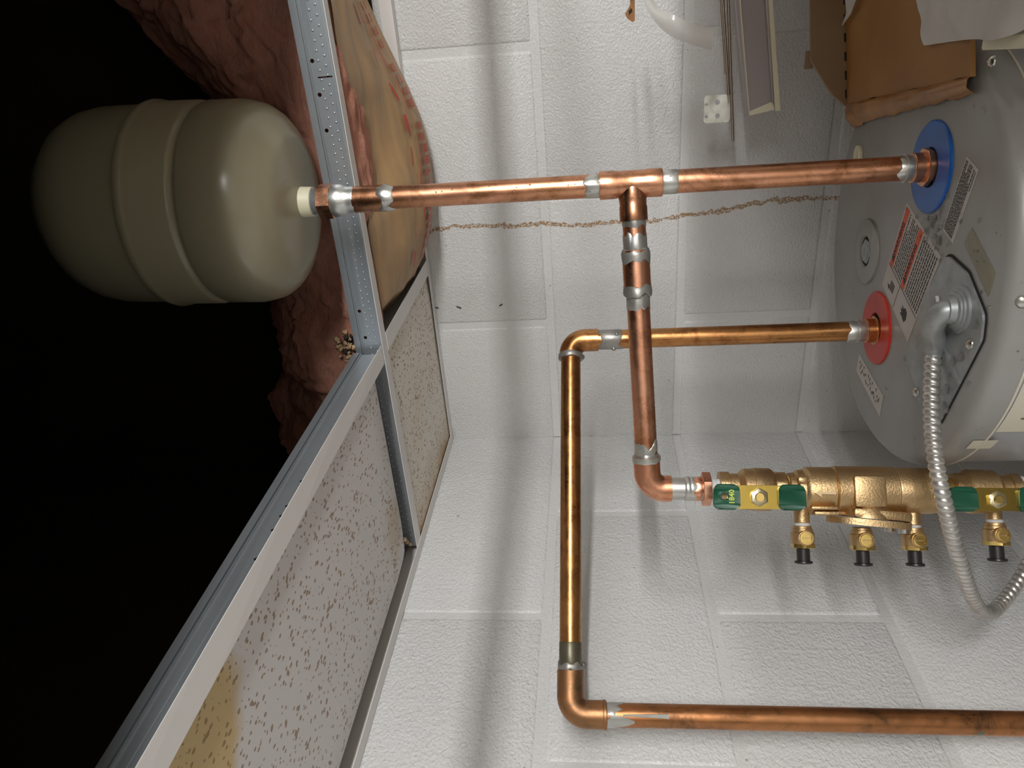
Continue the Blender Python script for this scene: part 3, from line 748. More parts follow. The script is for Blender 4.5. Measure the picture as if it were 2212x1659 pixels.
body = ln('body', [(1702, 28), (1702, 36), (1714, 37), (1719, 42), (1732, 43), (1738, 48), (1742, 49), (1794, 49), (1797, 47), (1799, 51), (1926, 51), (1929, 47.5), (1933, 48.5), (2005, 48), (2018, 46), (2026, 40), (2030, 34), (2032, 28)], M_BRZ, n=48)
ln('thread_tape', [(2194, 27), (2194, 32), (2204, 33), (2216, 31), (2217, 24)], M_TAPE)
bm = bmesh.new(); tube(bm, [vu(2214), V((VB.x, VB.y, -.62)), V((VB.x, VB.y, FLOOR + .001))], RP, 24); put('supply_pipe', bm, M_CUO, valve)
FN = Fv
def vp(u, v, f): return plane(u, v, VA + Fv * f, FN)       # point seen at (u,v) in the plane f metres in front of the axis
# raised details on the body
def vbox(name, u0, v0, u1, v1, f0, f1, bev=.0015, m=M_BRZ, root=None, **kw):
    a = vp(u0, v0, (f0 + f1) / 2); c = vp(u1, v1, (f0 + f1) / 2); mid = (a + c) / 2
    L = abs((c - a).dot(vd)); Wd = abs((c - a).dot(Sv)); R = Matrix(((vd.x, Sv.x, Fv.x), (vd.y, Sv.y, Fv.y), (vd.z, Sv.z, Fv.z)))
    bm = bmesh.new(); box(bm, mid, (L, Wd, f1 - f0), R, bev, 2); return put(name, bm, m, root or valve, **kw)
vbox('pad', 1838, 1027, 1912, 1096, .008, .0262, .003)
vbox('pad', 1720, 1030, 1742, 1044, .008, .0235, .002)
vbox('rib', 1748, 1093, 1806, 1101, .006, .0235, .0012)
vbox('flange_block', 1752, 1103, 1818, 1113, -.012, .014, .0015)
# arrow (points up the pipe)
ar = [(1758, 1065), (1772, 1056), (1771, 1062), (1802, 1061), (1802, 1068), (1771, 1067), (1772, 1074)]
bm = bmesh.new(); prism(bm, [vp(u, v, .0215) for u, v in ar], Fv, .0056); put('flow_arrow', bm, simple('contrast_bronze', (.86, .66, .40), .3, 1), valve, smooth=False, label='raised arrow pointing up the pipe')  # lighter bronze puts the relief's light contrast into the colour
# cover flange on the side, slightly tilted
tn = (Sv * math.cos(.085) - vd * math.sin(.085)).normalized(); tv = (vd * math.cos(.085) + Sv * math.sin(.085)).normalized()
cc = vu(1866); s0_ = (vp(1866, 1119, 0) - cc).dot(Sv); cc = cc + Sv * s0_
bm = bmesh.new(); lathe(bm, cc - tn * .018, tn, [(0, .018), (.008, .023), (.0150, .026), (.018, .0262)], 40); put('cover_neck', bm, M_BRZ, valve)
bm = bmesh.new(); R = Matrix(((tv.x, tn.x, Fv.x), (tv.y, tn.y, Fv.y), (tv.z, tn.z, Fv.z))); box(bm, cc + tv * .0085 - tn * .0045, (.053, .0095, .048), R, .003, 2); put('cover_flange', bm, M_BRZ, valve)
bm = bmesh.new(); rp_ = [cc + tn * .0008 + tv * x + Fv * y for x, y in [(-.0365, 0), (-.034, .010), (-.026, .019), (-.012, .0245), (.004, .0255), (.027, .0255), (.0345, .022), (.0350, 0), (.0345, -.022), (.027, -.0255), (.004, -.0255), (-.012, -.0245), (-.026, -.019), (-.034, -.010)]]
prism(bm, rp_, tn, .0062); cover = put('cover_plate', bm, M_BRZ, valve)
for a_ in (35, 325):
    p = cc + tn * .0068 + tv * (.029 if math.cos(math.radians(a_)) > 0 else -.02) + Fv * (.017 if math.sin(math.radians(a_)) > 0 else -.017)
    bm = bmesh.new(); lathe(bm, p, Sv, [(0, .0045, 6), (.004, .0045, 6), (.0044, .0038, 6)], 24); put('bolt', bm, M_STEEL, cover)
# test cocks
def cock(u, v0, boss=None, bl=None):
    q = vu(u); s0 = (vp(u, v0, .0) - q).dot(Sv); p = q + Sv * s0
    if boss:
        bm = bmesh.new(); lathe(bm, q + Sv * .012, Sv, [(0, boss * K), (s0 - .012 - .003, boss * K), (s0 - .012 - .002, (boss - 2) * K)], 28, hint=vd); put('test_port_boss', bm, M_BRZ, valve)
        bm = bmesh.new(); lathe(bm, p - Sv * .003, Sv, [(0, 14 * K), (.001, 16 * K), (.003, 15.5 * K), (.004, 13 * K)], 20); put('thread_tape', bm, M_TAPE, valve)
    bm = bmesh.new(); s = K
    lathe(bm, p, Sv, [(0, 16 * s), (1 * s, 19 * s), (6 * s, 19 * s), (7 * s, 21 * s), (13 * s, 21 * s), (15 * s, 24 * s), (34 * s, 24 * s), (38 * s, 23 * s)], 28, hint=vd)
    lathe(bm, p + Sv * 25 * s + Fv * .004, Fv, [(0, 16 * s), (.0085, 16 * s), (.0092, 15 * s)], 24)
    t = put('test_cock', bm, M_BRZ, valve)
    bm = bmesh.new(); lathe(bm, p + Sv * 38 * s, Sv, [(0, 22.5 * s, 6), (8 * s, 22.5 * s, 6), (9.5 * s, 20 * s)], 36, hint=vd); put('brass_nut', bm, M_BRS, t)
    f0 = p + Sv * 25 * s + Fv * .0132
    bm = bmesh.new(); lathe(bm, f0, Fv, [(0, 13.5 * s), (.001, 14 * s), (.0022, 13 * s), (.0023, 10 * s), (.0012, 9.5 * s)], 28, caps=False); put('screw_collar', bm, M_BRS, t)
    sl = V(vd); bm = bmesh.new()
    for sg in (-1, 1):
        pts = [f0 + Fv * .0006 + (vd * math.cos(th) + Sv * (math.sin(th))) * 9.2 * s + Sv * sg * 1.1 * s for th in [sg * (PI * k / 10) for k in range(11)]]
        prism(bm, pts, Fv, .0012)
    put('slotted_screw', bm, M_BRS, t, smooth=False)
    bm = bmesh.new(); lathe(bm, p + Sv * 47 * s, Sv, [(0, 13.5 * s), (26 * s, 13.5 * s), (27 * s, 18 * s), (30 * s, 18.5 * s), (32 * s, 17 * s)], 28); put('dust_cap', bm, M_BLK, t)
    return t
cock(1729, 1135, 16); cock(1856, 1139); cock(1967, 1139, 17); cock(2143, 1128, 15)
# handles
def handle(uc, vc, ends, ygap, ang, hole=None, digits=None):
    """flat lever handle: yellow plate between two green vinyl tips"""
    f = .034; o = vp(uc, vc, f); px = (vp(uc + 50, vc, f) - vp(uc - 50, vc, f)).length / 100
    M = mat4(o, vd, Sv)
    if M.col[2].xyz.dot(Fv) < 0: pass
    nz = M.col[2].xyz; sg = 1 if nz.dot(Fv) > 0 else -1
    hl = []
    bm = plate_holes([(x * px, y * px) for x, y in rrect(ends[0] + 30, -26, ends[1] - 30, 26, 3)], hl, .0018, M)
    h = put('handle', bm, M_ZNY, valve, smooth=False, label='yellow zinc-plated lever with green vinyl tips')
    step = .0035 * sg
    for x0, x1, ho in ((ends[0], ygap[0], hole), (ygap[1], ends[1], None)):
        hl = [circle(ho[0] * px, ho[1] * px, 7.5 * px, 16)] if ho else []
        Mt = M @ Matrix.Translation((0, 0, step * 0.35))
        bm = plate_holes([(x * px, y * px) for x, y in rrect(x0, -27.5, x1, 27.5, 13, 6)], hl, .0052, Mt)
        es = [e for e in bm.edges if len(e.link_faces) == 2 and e.calc_face_angle(0) > 1.2]
        try: bmesh.ops.bevel(bm, geom=es, offset=.0011, segments=2, affect='EDGES', profile=.6)
        except Exception: pass
        put('vinyl_grip', bm, M_GRN, h, ang=50)
        if ho:
            bm = bmesh.new(); lathe(bm, M @ V((ho[0] * px, ho[1] * px, sg * .0036)), nz * sg, [(0, 11.5 * px), (.0011, 10.5 * px), (.0011, 9 * px), (0, 8 * px)], 24, caps=False); put('hole_rim', bm, M_GRN, h)
    # folded side lip and stop tab
    bm = bmesh.new(); c = M @ V((0, -25.5 * px, -sg * .005)); R = M.to_3x3(); box(bm, c, (92 * px, 1.6 * px * 1.2, .010), R, .0003)
    box(bm, M @ V(((ygap[1] - 6) * px, 16 * px, -sg * .006)), (26 * px, 14 * px, .008), R @ Matrix.Rotation(.25, 3, 'Z'), .0006)
    put('stop_tab', bm, M_ZNY, h, smooth=False)
    bm = bmesh.new(); lathe(bm, M @ V((0, 0, 0)), nz * sg, [(0, 18 * px, 6), (.0040, 18 * px, 6), (.0046, 16 * px)], 36); put('nut', bm, M_STEEL if False else simple('zinc_nut', (.66, .58, .38), .28, 1), h)
    bm = bmesh.new(); lathe(bm, M @ V((0, 0, 0)), nz * sg, [(0, 10.5 * px), (.0062, 10.5 * px), (.0068, 9 * px)], 24); put('stem', bm, M_BRS, h)
    bm = bmesh.new(); lathe(bm, M @ V((0, 0, -sg * .022)), nz * sg, [(0, 17 * px), (.022, 14 * px)], 24); put('stem_packing', bm, M_BRZ, h)
    if digits:
        # lettering reads along the pipe: baseline towards image down
        for k, ch in enumerate(digits):
            pass
        Mt = mat4(M @ V((digits[1] * px, digits[2] * px, sg * .0047)), -Sv, -vd)
        bm = text_bm(digits[0], 16.5 * px, Mt, .00015, .00012); put('stamped_number', bm, simple('lime_ink', (.50, .62, .06), .5), h, smooth=False, label='lime lettering 1840')
    return h
handle(1639, 1074, (-99, 99), (-42, 41), 0, hole=(-75, -1), digits=('1840', -60, 0))
handle(2151, 1079, (-102, 102), (-43, 46), 0)

# ================================================================== WATER HEATER
HC = V((.4205, -.331, 0)); ZT = -.38
heater = thing('water_heater', (HC.x, HC.y, FLOOR), 'grey cylindrical electric water heater with blue and red pipe rings on its wet lid', 'water heater')
bm = bmesh.new()
lathe(bm, (HC.x, HC.y, -.404), (0, 0, 1), [(0, .2115), (.0, .2145), (.004, .2145), (.013, .2140), (.0185, .2120), (.022, .2085), (.0238, .203), (.024, .10), (.024, .002)], 128)
put('lid', bm, M_HEAT, heater)
bm = bmesh.new(); lathe(bm, (HC.x, HC.y, FLOOR + .02), (0, 0, 1), [(0, .205), (.0, .2115), (-.404 - FLOOR - .02 + .001, .2115)], 128, caps=True); put('body', bm, M_BODY, heater)
bm = bmesh.new(); lathe(bm, (HC.x, HC.y, -.4055), (0, 0, 1), [(0, .2120), (0, .2152), (.0018, .2152), (.0018, .2120)], 128, caps=False); put('lid_gasket', bm, M_BUFF, heater)
for a_ in (30, 150, 270):
    bm = bmesh.new(); p = HC + V((math.cos(math.radians(a_)) * .17, math.sin(math.radians(a_)) * .17, FLOOR)); box(bm, p + V((0, 0, .011)), (.04, .04, .022)); put('foot', bm, M_BODY, heater, smooth=False)
UPZ = V((0, 0, 1))
def disc(name, c, r0, r1, h, m, n=48):
    bm = bmesh.new(); lathe(bm, V((c[0], c[1], ZT)), UPZ, [(0, r1), (h * .6, r1), (h, r1 - .0012), (h, r0 + .0006), (h * .4, r0), (0, r0)], n, caps=False); return put(name, bm, m, heater)
disc('cold_ring', (.5190, -.3735), .0175, .0415, .0028, M_BLUE); disc('hot_ring', (.3305, -.3115), .0165, .0405, .0028, M_RED)
for c, r in (((.5190, -.3735), .0176), ((.3305, -.3115), .0166)):
    bm = bmesh.new(); lathe(bm, (c[0], c[1], ZT + .0002), UPZ, [(0, r), (.0004, r)], 32); put('pipe_hole', bm, M_DARK, heater)
# anode cap
ac = pl(1873, 543, 2, ZT)
bm = bmesh.new(); lathe(bm, (ac.x, ac.y, ZT), UPZ, [(0, .0365), (.0022, .0362), (.003, .034), (.0031, .0185), (.0008, .0172), (.0004, .0168)], 48, caps=False); an = put('anode_cap', bm, M_HEAT, heater)
bm = bmesh.new(); lathe(bm, (ac.x, ac.y, ZT + .0002), UPZ, [(0, .0172), (.0003, .0172)], 32); put('well', bm, M_DARK, an)
bm = bmesh.new(); lathe(bm, (ac.x, ac.y, ZT), UPZ, [(0, .0125, 6), (.0015, .0125, 6), (.0022, .0105), (.0028, .0105), (.0029, .004), (.0024, .004)], 36); put('hex_plug', bm, M_GALV, an)
iv = pl(1856, 335, 2, ZT)
bm = bmesh.new(); lathe(bm, (iv.x, iv.y, ZT), UPZ, [(0, .0115), (.003, .011), (.0035, .009), (.0032, .006), (.001, .0055), (.001, .001)], 32); put('grommet', bm, M_IVORY, heater)
# junction cover plate
pts = [pl(u, v, 2, ZT + .002) for u, v in ((2046, 549), (2090, 590), (2127, 682), (2121, 735), (2030, 913), (1997, 905), (1958, 765), (2000, 640))]
bm = bmesh.new(); rp = rounded(pts, .012, 5); prism(bm, [V((p.x, p.y, ZT + .0002)) for p in rp], UPZ, .0030)
cvr = put('junction_cover', bm, M_GALV, heater, smooth=False)
bm = bmesh.new(); cen = sum((V(p) for p in rp), V()) / len(rp)
ring_o = [V((p.x, p.y, ZT + .0003)) + (V((p.x, p.y, 0)) - V((cen.x, cen.y, 0))).normalized() * .0022 for p in rp]
prism(bm, ring_o, UPZ, .0008); put('cover_gap_shade', bm, M_DARK, cvr, smooth=False)  # dark rim painted in for the shaded gap around the raised cover
a, b_, c_, d_ = (pl(u, v, 2, ZT + .0032) for u, v in ((2030, 735), (2036, 742), (2075, 828), (2070, 833)))
bm = bmesh.new(); prism(bm, [a, b_, c_, d_], UPZ, .0006); put('crease', bm, M_GALV, cvr, smooth=False)
def screw(u, v, z, root, nrm=UPZ, r=.0048):
    p = pl(u, v, 2, z); bm = bmesh.new(); lathe(bm, p, nrm, [(0, r), (.0012, r * .95), (.0026, r * .6), (.0030, r * .2)], 18)
    box(bm, p + V(nrm) * .0029, (r * .9, r * .2, .0005)); box(bm, p + V(nrm) * .0029, (r * .2, r * .9, .0005)); return put('screw', bm, M_STEEL, root)
for u, v in ((1980, 847), (2096, 743)): screw(u, v, ZT + .0032, cvr)
screw(2144, 133, ZT, heater)
def side_screw(deg, z):
    a = math.radians(deg); n = V((math.cos(a), math.sin(a), 0)); p = V((HC.x, HC.y, z)) + n * .2143; bm = bmesh.new(); lathe(bm, p, n, [(-.001, .005), (.0012, .0047), (.0028, .003), (.0032, .001)], 18); put('screw', bm, M_STEEL, heater)
side_screw(-80.7, -.3908); side_screw(-137, -.3915)
# labels on the lid: thin paper with print
def quad_label(name, c4, z, m, label=None):
    P = [pl(u, v, 2, z) for u, v in c4]; bm = bmesh.new(); prism(bm, P, UPZ, .0003); return put(name, bm, m, heater, smooth=False, label=label), P
def lerp2(P, s, t): return P[0].lerp(P[1], s).lerp(P[3].lerp(P[2], s), t)
def lquad(bm, P, s0, t0, s1, t1, h=.0005):
    prism(bm, [lerp2(P, s0, t0) , lerp2(P, s1, t0), lerp2(P, s1, t1), lerp2(P, s0, t1)], UPZ, h)
def scribble(bm, P, s0, s1, t0, t1, rows, rnd, h=.00045, fill=.38):
    """rows of broken dashes: fine print too small to read"""
    for r in range(rows):
        t = t0 + (t1 - t0) * (r + .5) / rows; th = (t1 - t0) / rows * fill / 2; s = s0; end = s1 if rnd.random() < .8 else s0 + (s1 - s0) * rnd.uniform(.5, .95)
        while s < end:
            L = rnd.uniform(.012, .05); lquad(bm, P, s, t - th, min(end, s + L), t + th, h); s += L + rnd.uniform(.008, .014)
rnd = random.Random(5)
# s runs along the text lines (from the anode end to the far corner), t across
lab, P = quad_label('warning_label', ((1906, 614), (1960, 437), (2033, 556), (1961, 739)), ZT + .0001, M_LABEL, 'pale safety label with two orange WARNING bars and two hazard pictograms')
P = [p + V((0, 0, .0001)) for p in P]
bm = bmesh.new(); lquad(bm, P, .30, .035, .97, .125); lquad(bm, P, .30, .44, .97, .53); put('orange_bar', bm, M_ORNG, lab, smooth=False)
bm = bmesh.new(); scribble(bm, P, .32, .96, .15, .43, 7, rnd); scribble(bm, P, .32, .96, .56, .97, 9, rnd)
lquad(bm, P, .285, .02, .291, .98, .0004); lquad(bm, P, .02, .43, .29, .437, .0004)
put('fine_print', bm, M_INK, lab, smooth=False, kind='stuff')
for tt in (.08, .485):
    c0 = lerp2(P, .62, tt) + V((0, 0, .0006)); xd = lerp2(P, .9, tt) - lerp2(P, .3, tt)
    yd = lerp2(P, .6, tt - .1) - lerp2(P, .6, tt + .1)
    Mx = mat4(c0, xd, UPZ.cross(xd))
    bm = text_bm('WARNING', .0082, Mx, .0001, .0002); put('lettering', bm, M_INK, lab, smooth=False)
    # triangle with exclamation mark
    t3 = lerp2(P, .40, tt) + V((0, 0, .0005)); xh = xd.normalized(); yh = UPZ.cross(xh)
    bm = bmesh.new(); prism(bm, [t3 - xh * .0042 - yh * .003, t3 + xh * .0042 - yh * .003, t3 + yh * .0040], UPZ, .0003)
    put('warning_triangle', bm, M_INK, lab, smooth=False)
xh = (P[1] - P[0]).normalized(); yh = UPZ.cross(xh)
bm = bmesh.new()           # hand + lightning pictogram, flame pictogram
c = lerp2(P, .15, .24)
for k in range(4): box(bm, c + yh * (-.002) + xh * (k * .0026 - .004) + V((0, 0, .0002)), (.0016, .011, .0004), Matrix(((xh.x, yh.x, 0), (xh.y, yh.y, 0), (0, 0, 1))))
prism(bm, [c + xh * x * .001 + yh * y * .001 for x, y in ((-7, 4), (-3, 10), (-5, 7), (-2, 6), (-6, 1), (-4, 4))], UPZ, .0004)
put('shock_pictogram', bm, M_INK, lab, smooth=False)
c = lerp2(P, .14, .70)
bm = bmesh.new(); prism(bm, [c + xh * x * .001 + yh * y * .001 for x, y in ((-7, -6), (-2, -9), (5, -7), (7, -1), (4, 2), (5, 7), (1, 4), (0, 9), (-2, 4), (-5, 7), (-5, 1))], UPZ, .0004); put('flame_pictogram', bm, M_INK, lab, smooth=False)
lab, P = quad_label('notice_label', ((2037, 495), (2088.6, 337.7), (2114, 366.6), (2058.5, 527)), ZT + .0001, M_LABEL, 'narrow pale label covered in lines of small print')
P = [p + V((0, 0, .0001)) for p in P]
bm = bmesh.new(); scribble(bm, P, .03, .97, .06, .82, 8, rnd, fill=.5); lquad(bm, P, .7, .88, .95, .91, .0004); put('fine_print', bm, M_INK, lab, smooth=False, kind='stuff')
lab, P = quad_label('rating_label', ((1850, 800), (1857, 765), (1908, 856), (1900, 900)), ZT + .0001, M_LABEL, 'pale label with handwriting and a rust blot')
P = [p + V((0, 0, .0001)) for p in P]; bm = bmesh.new()
for k in range(26):
    s = rnd.uniform(.25, .8); t = .08 + .84 * (k / 26); lquad(bm, P, s - .1, t, s + rnd.uniform(0, .12), t + .008, .0004); lquad(bm, P, s, t - .012, s + .03, t + .02, .0004)
put('handwriting', bm, M_INK, lab, smooth=False, kind='stuff')
lab, P = quad_label('label_residue', ((2084, 524), (2100, 492), (2150, 590), (2136, 640)), ZT + .0001, M_GLUE, 'brown adhesive left by a torn-off label')
# buff panel on the body with a compass-star emblem
def body_patch(a0, a1, z0, z1, m, name, label=None, r=.2122, root=heater, n=16):
    rows = [[V((HC.x + r * math.cos(math.radians(a0 + (a1 - a0) * i / n)), HC.y + r * math.sin(math.radians(a0 + (a1 - a0) * i / n)), z)) for z in (z0, z1)] for i in range(n + 1)]
    bm = bmesh.new(); grid_surf(bm, rows); return put(name, bm, m, root, label=label)
bp = body_patch(-117, -72, -.60, -.409, M_BUFF, 'front_label', 'buff panel with a blue star emblem')
def on_body(deg, z, r=.2126): return V((HC.x + r * math.cos(math.radians(deg)), HC.y + r * math.sin(math.radians(deg)), z))
bm = bmesh.new(); c0 = (-111.5, -.4335)
for k in range(8):
    a_ = k * PI / 4; L = .012 if k % 2 == 0 else .007
    q0 = on_body(c0[0] + math.degrees(math.cos(a_) * L / .2126), c0[1] + math.sin(a_) * L)
    q1 = on_body(c0[0] + math.degrees(math.cos(a_ + .4) * .0028 / .2126), c0[1] + math.sin(a_ + .4) * .0028); q2 = on_body(c0[0] + math.degrees(math.cos(a_ - .4) * .0028 / .2126), c0[1] + math.sin(a_ - .4) * .0028)
    for p, q in ((q0, q1), (q0, q2)): tube(bm, [p, q], .00035, 5)
put('star_emblem', bm, M_INK, bp)
nrm = (on_body(-115, 0) - V((HC.x, HC.y, 0))).normalized(); tg = V((-nrm.y, nrm.x, 0))
bm = text_bm('A', .013, mat4(on_body(-113.8, -.4340, .2128) , tg, UPZ), .0001, .0003); put('lettering', bm, M_INK, bp, smooth=False)
sp = body_patch(-124, -119.5, -.415, -.394, M_BUFF, 'small_label', 'small buff sticker on the lid edge', r=.2150, n=4)

# droplets on the lid
bm = bmesh.new(); rnd = random.Random(11)
def drop(bm, u, v, r, z=ZT + .0003):
    p = pl(u, v, 2, z); bb = bmesh.new(); bmesh.ops.create_uvsphere(bb, u_segments=8, v_segments=6, radius=r); bb.transform(Matrix.Translation(p) @ Matrix.Diagonal((1, 1, .55, 1))); join(bm, bb)
for k in range(230):
    if k < 110: u, v = rnd.gauss(2018, 16), rnd.gauss(488, 32)
    elif k < 150: u, v = rnd.gauss(2008, 12), rnd.gauss(430, 28)
    elif k < 190: u, v = rnd.uniform(1990, 2140), rnd.uniform(420, 720)
    else: u, v = rnd.uniform(1900, 2100), rnd.uniform(640, 860)
    drop(bm, u, v, rnd.choice((.0008, .001, .0013, .0018, .0024)))
for u, v, r in ((2040, 880, .006), (2046, 840, .005), (2060, 780, .0045), (2000, 822, .003), (2052, 812, .003), (2078, 770, .0045), (2110, 700, .004)): drop(bm, u, v, r, ZT + .0030)
put('water_droplets', bm, M_WATER, loc=(.46, -.42, ZT), label=None)
o = bpy.data.objects['water_droplets']; meta(o, 'scattered clear water droplets beaded on the grey heater lid', 'water', kind='stuff')
bm = bmesh.new()
for k in range(46):
    u = rnd.uniform(905, 1560); c = V((CX, CY, zat(CX, CY, u))); a_ = math.atan2(-.63, .26) + rnd.uniform(-.9, .9); n = V((math.cos(a_), math.sin(a_), 0))
    bb = bmesh.new(); bmesh.ops.create_uvsphere(bb, u_segments=7, v_segments=5, radius=rnd.uniform(.0005, .0011)); bb.transform(Matrix.Translation(c + n * .0113)); join(bm, bb)
put('condensation', bm, M_WATER, loc=(CX, CY, 0)); meta(bpy.data.objects['condensation'], 'tiny condensation beads on the upper cold copper pipe', 'water', kind='stuff')

# ================================================================== FLEXIBLE CONDUIT
con = thing('flexible_conduit', pl(2072, 668, 2, ZT + .003), 'silver corrugated armoured conduit looping from its right-angle connector on the heater lid', 'conduit')
bp0 = pl(2074, 668, 2, ZT + .003); B0 = V((bp0.x, bp0.y, ZT + .003))
ztop = zat(B0.x, B0.y, 2044)
path_px = [(2018, 752, .672), (2014, 800, .668), (2012, 870, .660), (2015, 940, .652), (2022, 1000, .646), (2034, 1060, .645), (2048, 1120, .650), (2063, 1180, .662), (2080, 1235, .682), (2098, 1285, .708), (2118, 1317, .735), (2142, 1322, .757), (2165, 1302, .772), (2190, 1270, .782), (2214, 1232, .79), (2245, 1175, .80), (2275, 1110, .81)]
cp = [dep(*p) for p in path_px]; cs0 = spline(cp, 60)
# resample evenly
def resample(pts, step):
    out = [pts[0]]; acc = 0
    for a, b_ in zip(pts, pts[1:]):
        L = (b_ - a).length
        while acc + L >= step:
            t = (step - acc) / L; a = a.lerp(b_, t); out.append(a); L = (b_ - a).length; acc = 0
        acc += L
    return out
cs = resample(cs0, .00085); pitch = .0070
bm = bmesh.new()
def rr(i):
    ph = i * .00085 / pitch
    def f(th):
        q = (ph + th / (2 * PI)) % 1
        return .00545 + .00165 * (math.sin(q * PI) ** .7 if q < .82 else math.sin(.82 * PI) ** .7 * (1 - (q - .82) / .18) * .9)
    return f
tube(bm, cs, rr, 20); put('armour', bm, M_CONDUIT, con, ang=60)
# connector: base ring, barrel standing on the cover, hood turning to the clamp
S = cs[0]; top = V((B0.x, B0.y, ztop)); out_d = (V(cs[6]) - V(cs[0])).normalized()
bm = bmesh.new(); lathe(bm, B0, UPZ, [(0, .0205), (.0025, .0205), (.003, .0175), (.0045, .0175), (.005, .0155), (.0065, .0155), (.007, .0135), (ztop - B0.z - .004, .0125), (ztop - B0.z + .001, .0115)], 32); cn = put('connector_barrel', bm, M_GALV, con)
bm = bmesh.new(); hp = spline([top + V((0, 0, -.010)), top + V((0, 0, .003)) + (S - top).normalized() * .004, top.lerp(S, .45) + V((0, 0, .0065)), top.lerp(S, .8) + V((0, 0, .001)), S + out_d * .002], 8)
tube(bm, hp, lambda i: .0104 - .0020 * i / len(hp), 24); put('connector_hood', bm, M_GALV, con)
sd = UPZ.cross(out_d).normalized()
fq = (CP - S).normalized(); fq = (fq - out_d * fq.dot(out_d)).normalized()
bm = bmesh.new(); c = S - out_d * .004
lathe(bm, c - out_d * .003, out_d, [(0, .0088), (.001, .0096), (.0075, .0096), (.0085, .0085)], 28); cl = put('clamp', bm, M_GALV, con)
q0 = plane(2018, 737, c + fq * .010, fq); q1 = plane(2052, 734, c + fq * .010, fq)
bm = bmesh.new(); lathe(bm, q0 - fq * .003, (q1 - q0), [(0, .0042), (.001, .0046), (.004, .0046), (.0042, .0024), ((q1 - q0).length * .62, .0024), ((q1 - q0).length * .62 + .0001, .0042), ((q1 - q0).length * .85, .0042), ((q1 - q0).length * .86, .0022), ((q1 - q0).length, .0020)], 20)
put('clamp_screw', bm, M_STEEL, cl)
bm = bmesh.new(); sp_ = [plane(u, v, c + fq * .0098, fq) for u, v in ((2020, 640), (2033, 640), (2038, 672), (2035, 718), (2020, 708), (2019, 690), (2026, 672))]
prism(bm, sp_, fq, .0012); strap = put('clamp_strap', bm, M_GALV, con, smooth=False)

# ================================================================== BOX, PAPER, TRIM AND BITS ON THE RIGHT
boxo = thing('cardboard_box', (.62, -.30, ZT), 'torn brown cardboard box with a taped flap lying across the heater lid', 'box')
def sheet(name, quad, m, root, nrm, th=.003, nu=22, nv=14, amp=.0015, jagedge=0, seed=0, **kw):
    P = [V(p) for p in quad]; rows = []
    for i in range(nu + 1):
        r = []
        for j in range(nv + 1):
            s, t = i / nu, j / nv; p = P[0].lerp(P[1], s).lerp(P[3].lerp(P[2], s), t)
            if jagedge and i == nu: p = p + (P[1] - P[0]).normalized() * noise.noise(V((t * 9, seed, 0))) * jagedge
            r.append(p + V(nrm) * (amp * noise.noise(V((s * 3, t * 3, seed)))))
        rows.append(r)
    bm = bmesh.new(); grid_surf(bm, rows, th, nrm); return put(name, bm, m, root, ang=40, **kw)
zp = ZT + .004
n_far = pl(1836, 225, 2, zp); n_near = pl(2108, 165, 2, zp)
dirx = (V((pl(2105, -10, 2, zp))) - n_near).normalized()
far_r = n_far + dirx * .42; near_r = n_near + dirx * .34
sheet('front_panel', (far_r, n_far, n_near, near_r), M_CARD, boxo, (0, 0, 1), .004, amp=.002, jagedge=.004, seed=2)
# taped end rolling down onto the lid
e_far = pl(1850, 268, 2, ZT + .001); e_near = pl(2108, 203, 2, ZT + .001)
rows = []
for i in range(25):
    t = i / 24; a = n_far.lerp(n_near, t); b_ = e_far.lerp(e_near, t); r = []
    for j in range(9):
        s = j / 8; p = a.lerp(b_, s); r.append(p + V((0, 0, .0045 * (1 - s) ** .5 + .004 * math.sin(s * PI) + .0018 * noise.noise(V((t * 6, s * 4, 2))))) + dirx * -.004 * noise.noise(V((t * 14, 1, 5))) * (s > .9))
    rows.append(r)
bm = bmesh.new(); grid_surf(bm, rows, .0006, (0, 0, 1)); put('taped_edge', bm, M_PTAPE, boxo, label='glossy brown packing tape')
# curled corner
rows = []
for i in range(15):
    t = i / 14; r = []
    for j in range(9):
        s = j / 8; a_ = s * 2.6; base = pl(1836 + 34 * t, 222 + 8 * t, 2, zp); tip = pl(1838 + 26 * t, 276 - 10 * abs(t - .35), 2, ZT + .001)
        p = base.lerp(tip, s); r.append(p + V((0, 0, .011 * math.sin(s * PI) * math.sin(t * PI * .9 + .3))))
    rows.append(r)
bm = bmesh.new(); grid_surf(bm, rows, .0006, (0, 0, 1)); put('curled_flap', bm, M_PTAPE, boxo)
# back panel standing up from the crease
hb = V((0, 0, 1)); u1 = zat(n_far.x, n_far.y, 1757) - n_far.z
zl = lambda p, u: V((p.x, p.y, zat(p.x, p.y, u)))
pts = [n_far + V((0, 0, .002)), zl(n_far - dirx * .001, 1826) , zl(n_far + dirx * .012, 1800), zl(n_far + dirx * .022, 1788), zl(n_far + dirx * .055, 1752), zl(n_far + dirx * .42, 1742), far_r + V((0, 0, .002))]
bn = dirx.cross(UPZ).normalized(); bn = bn if bn.y > 0 else -bn
bm = bmesh.new(); prism(bm, pts, bn, .004); put('back_panel', bm, M_CARDI, boxo, smooth=False)
bm = bmesh.new()
for k in range(11):
    p = n_far + dirx * (.012 + k * .022) + V((0, 0, .004)) - bn * .0006; box(bm, p, (.010, .0016, .0022), Matrix.Rotation(math.atan2(dirx.y, dirx.x), 3, 'Z'))
put('perforation_slots', bm, M_DARK, boxo, smooth=False)
bm = bmesh.new(); prism(bm, [zl(n_far + dirx * .024 + bn * .012, 1800), zl(n_far + dirx * .018 + bn * .012, 1818), zl(n_far + dirx * .030 + bn * .012, 1800), zl(n_far + dirx * .05 + bn * .012, 1780)], bn, .003)
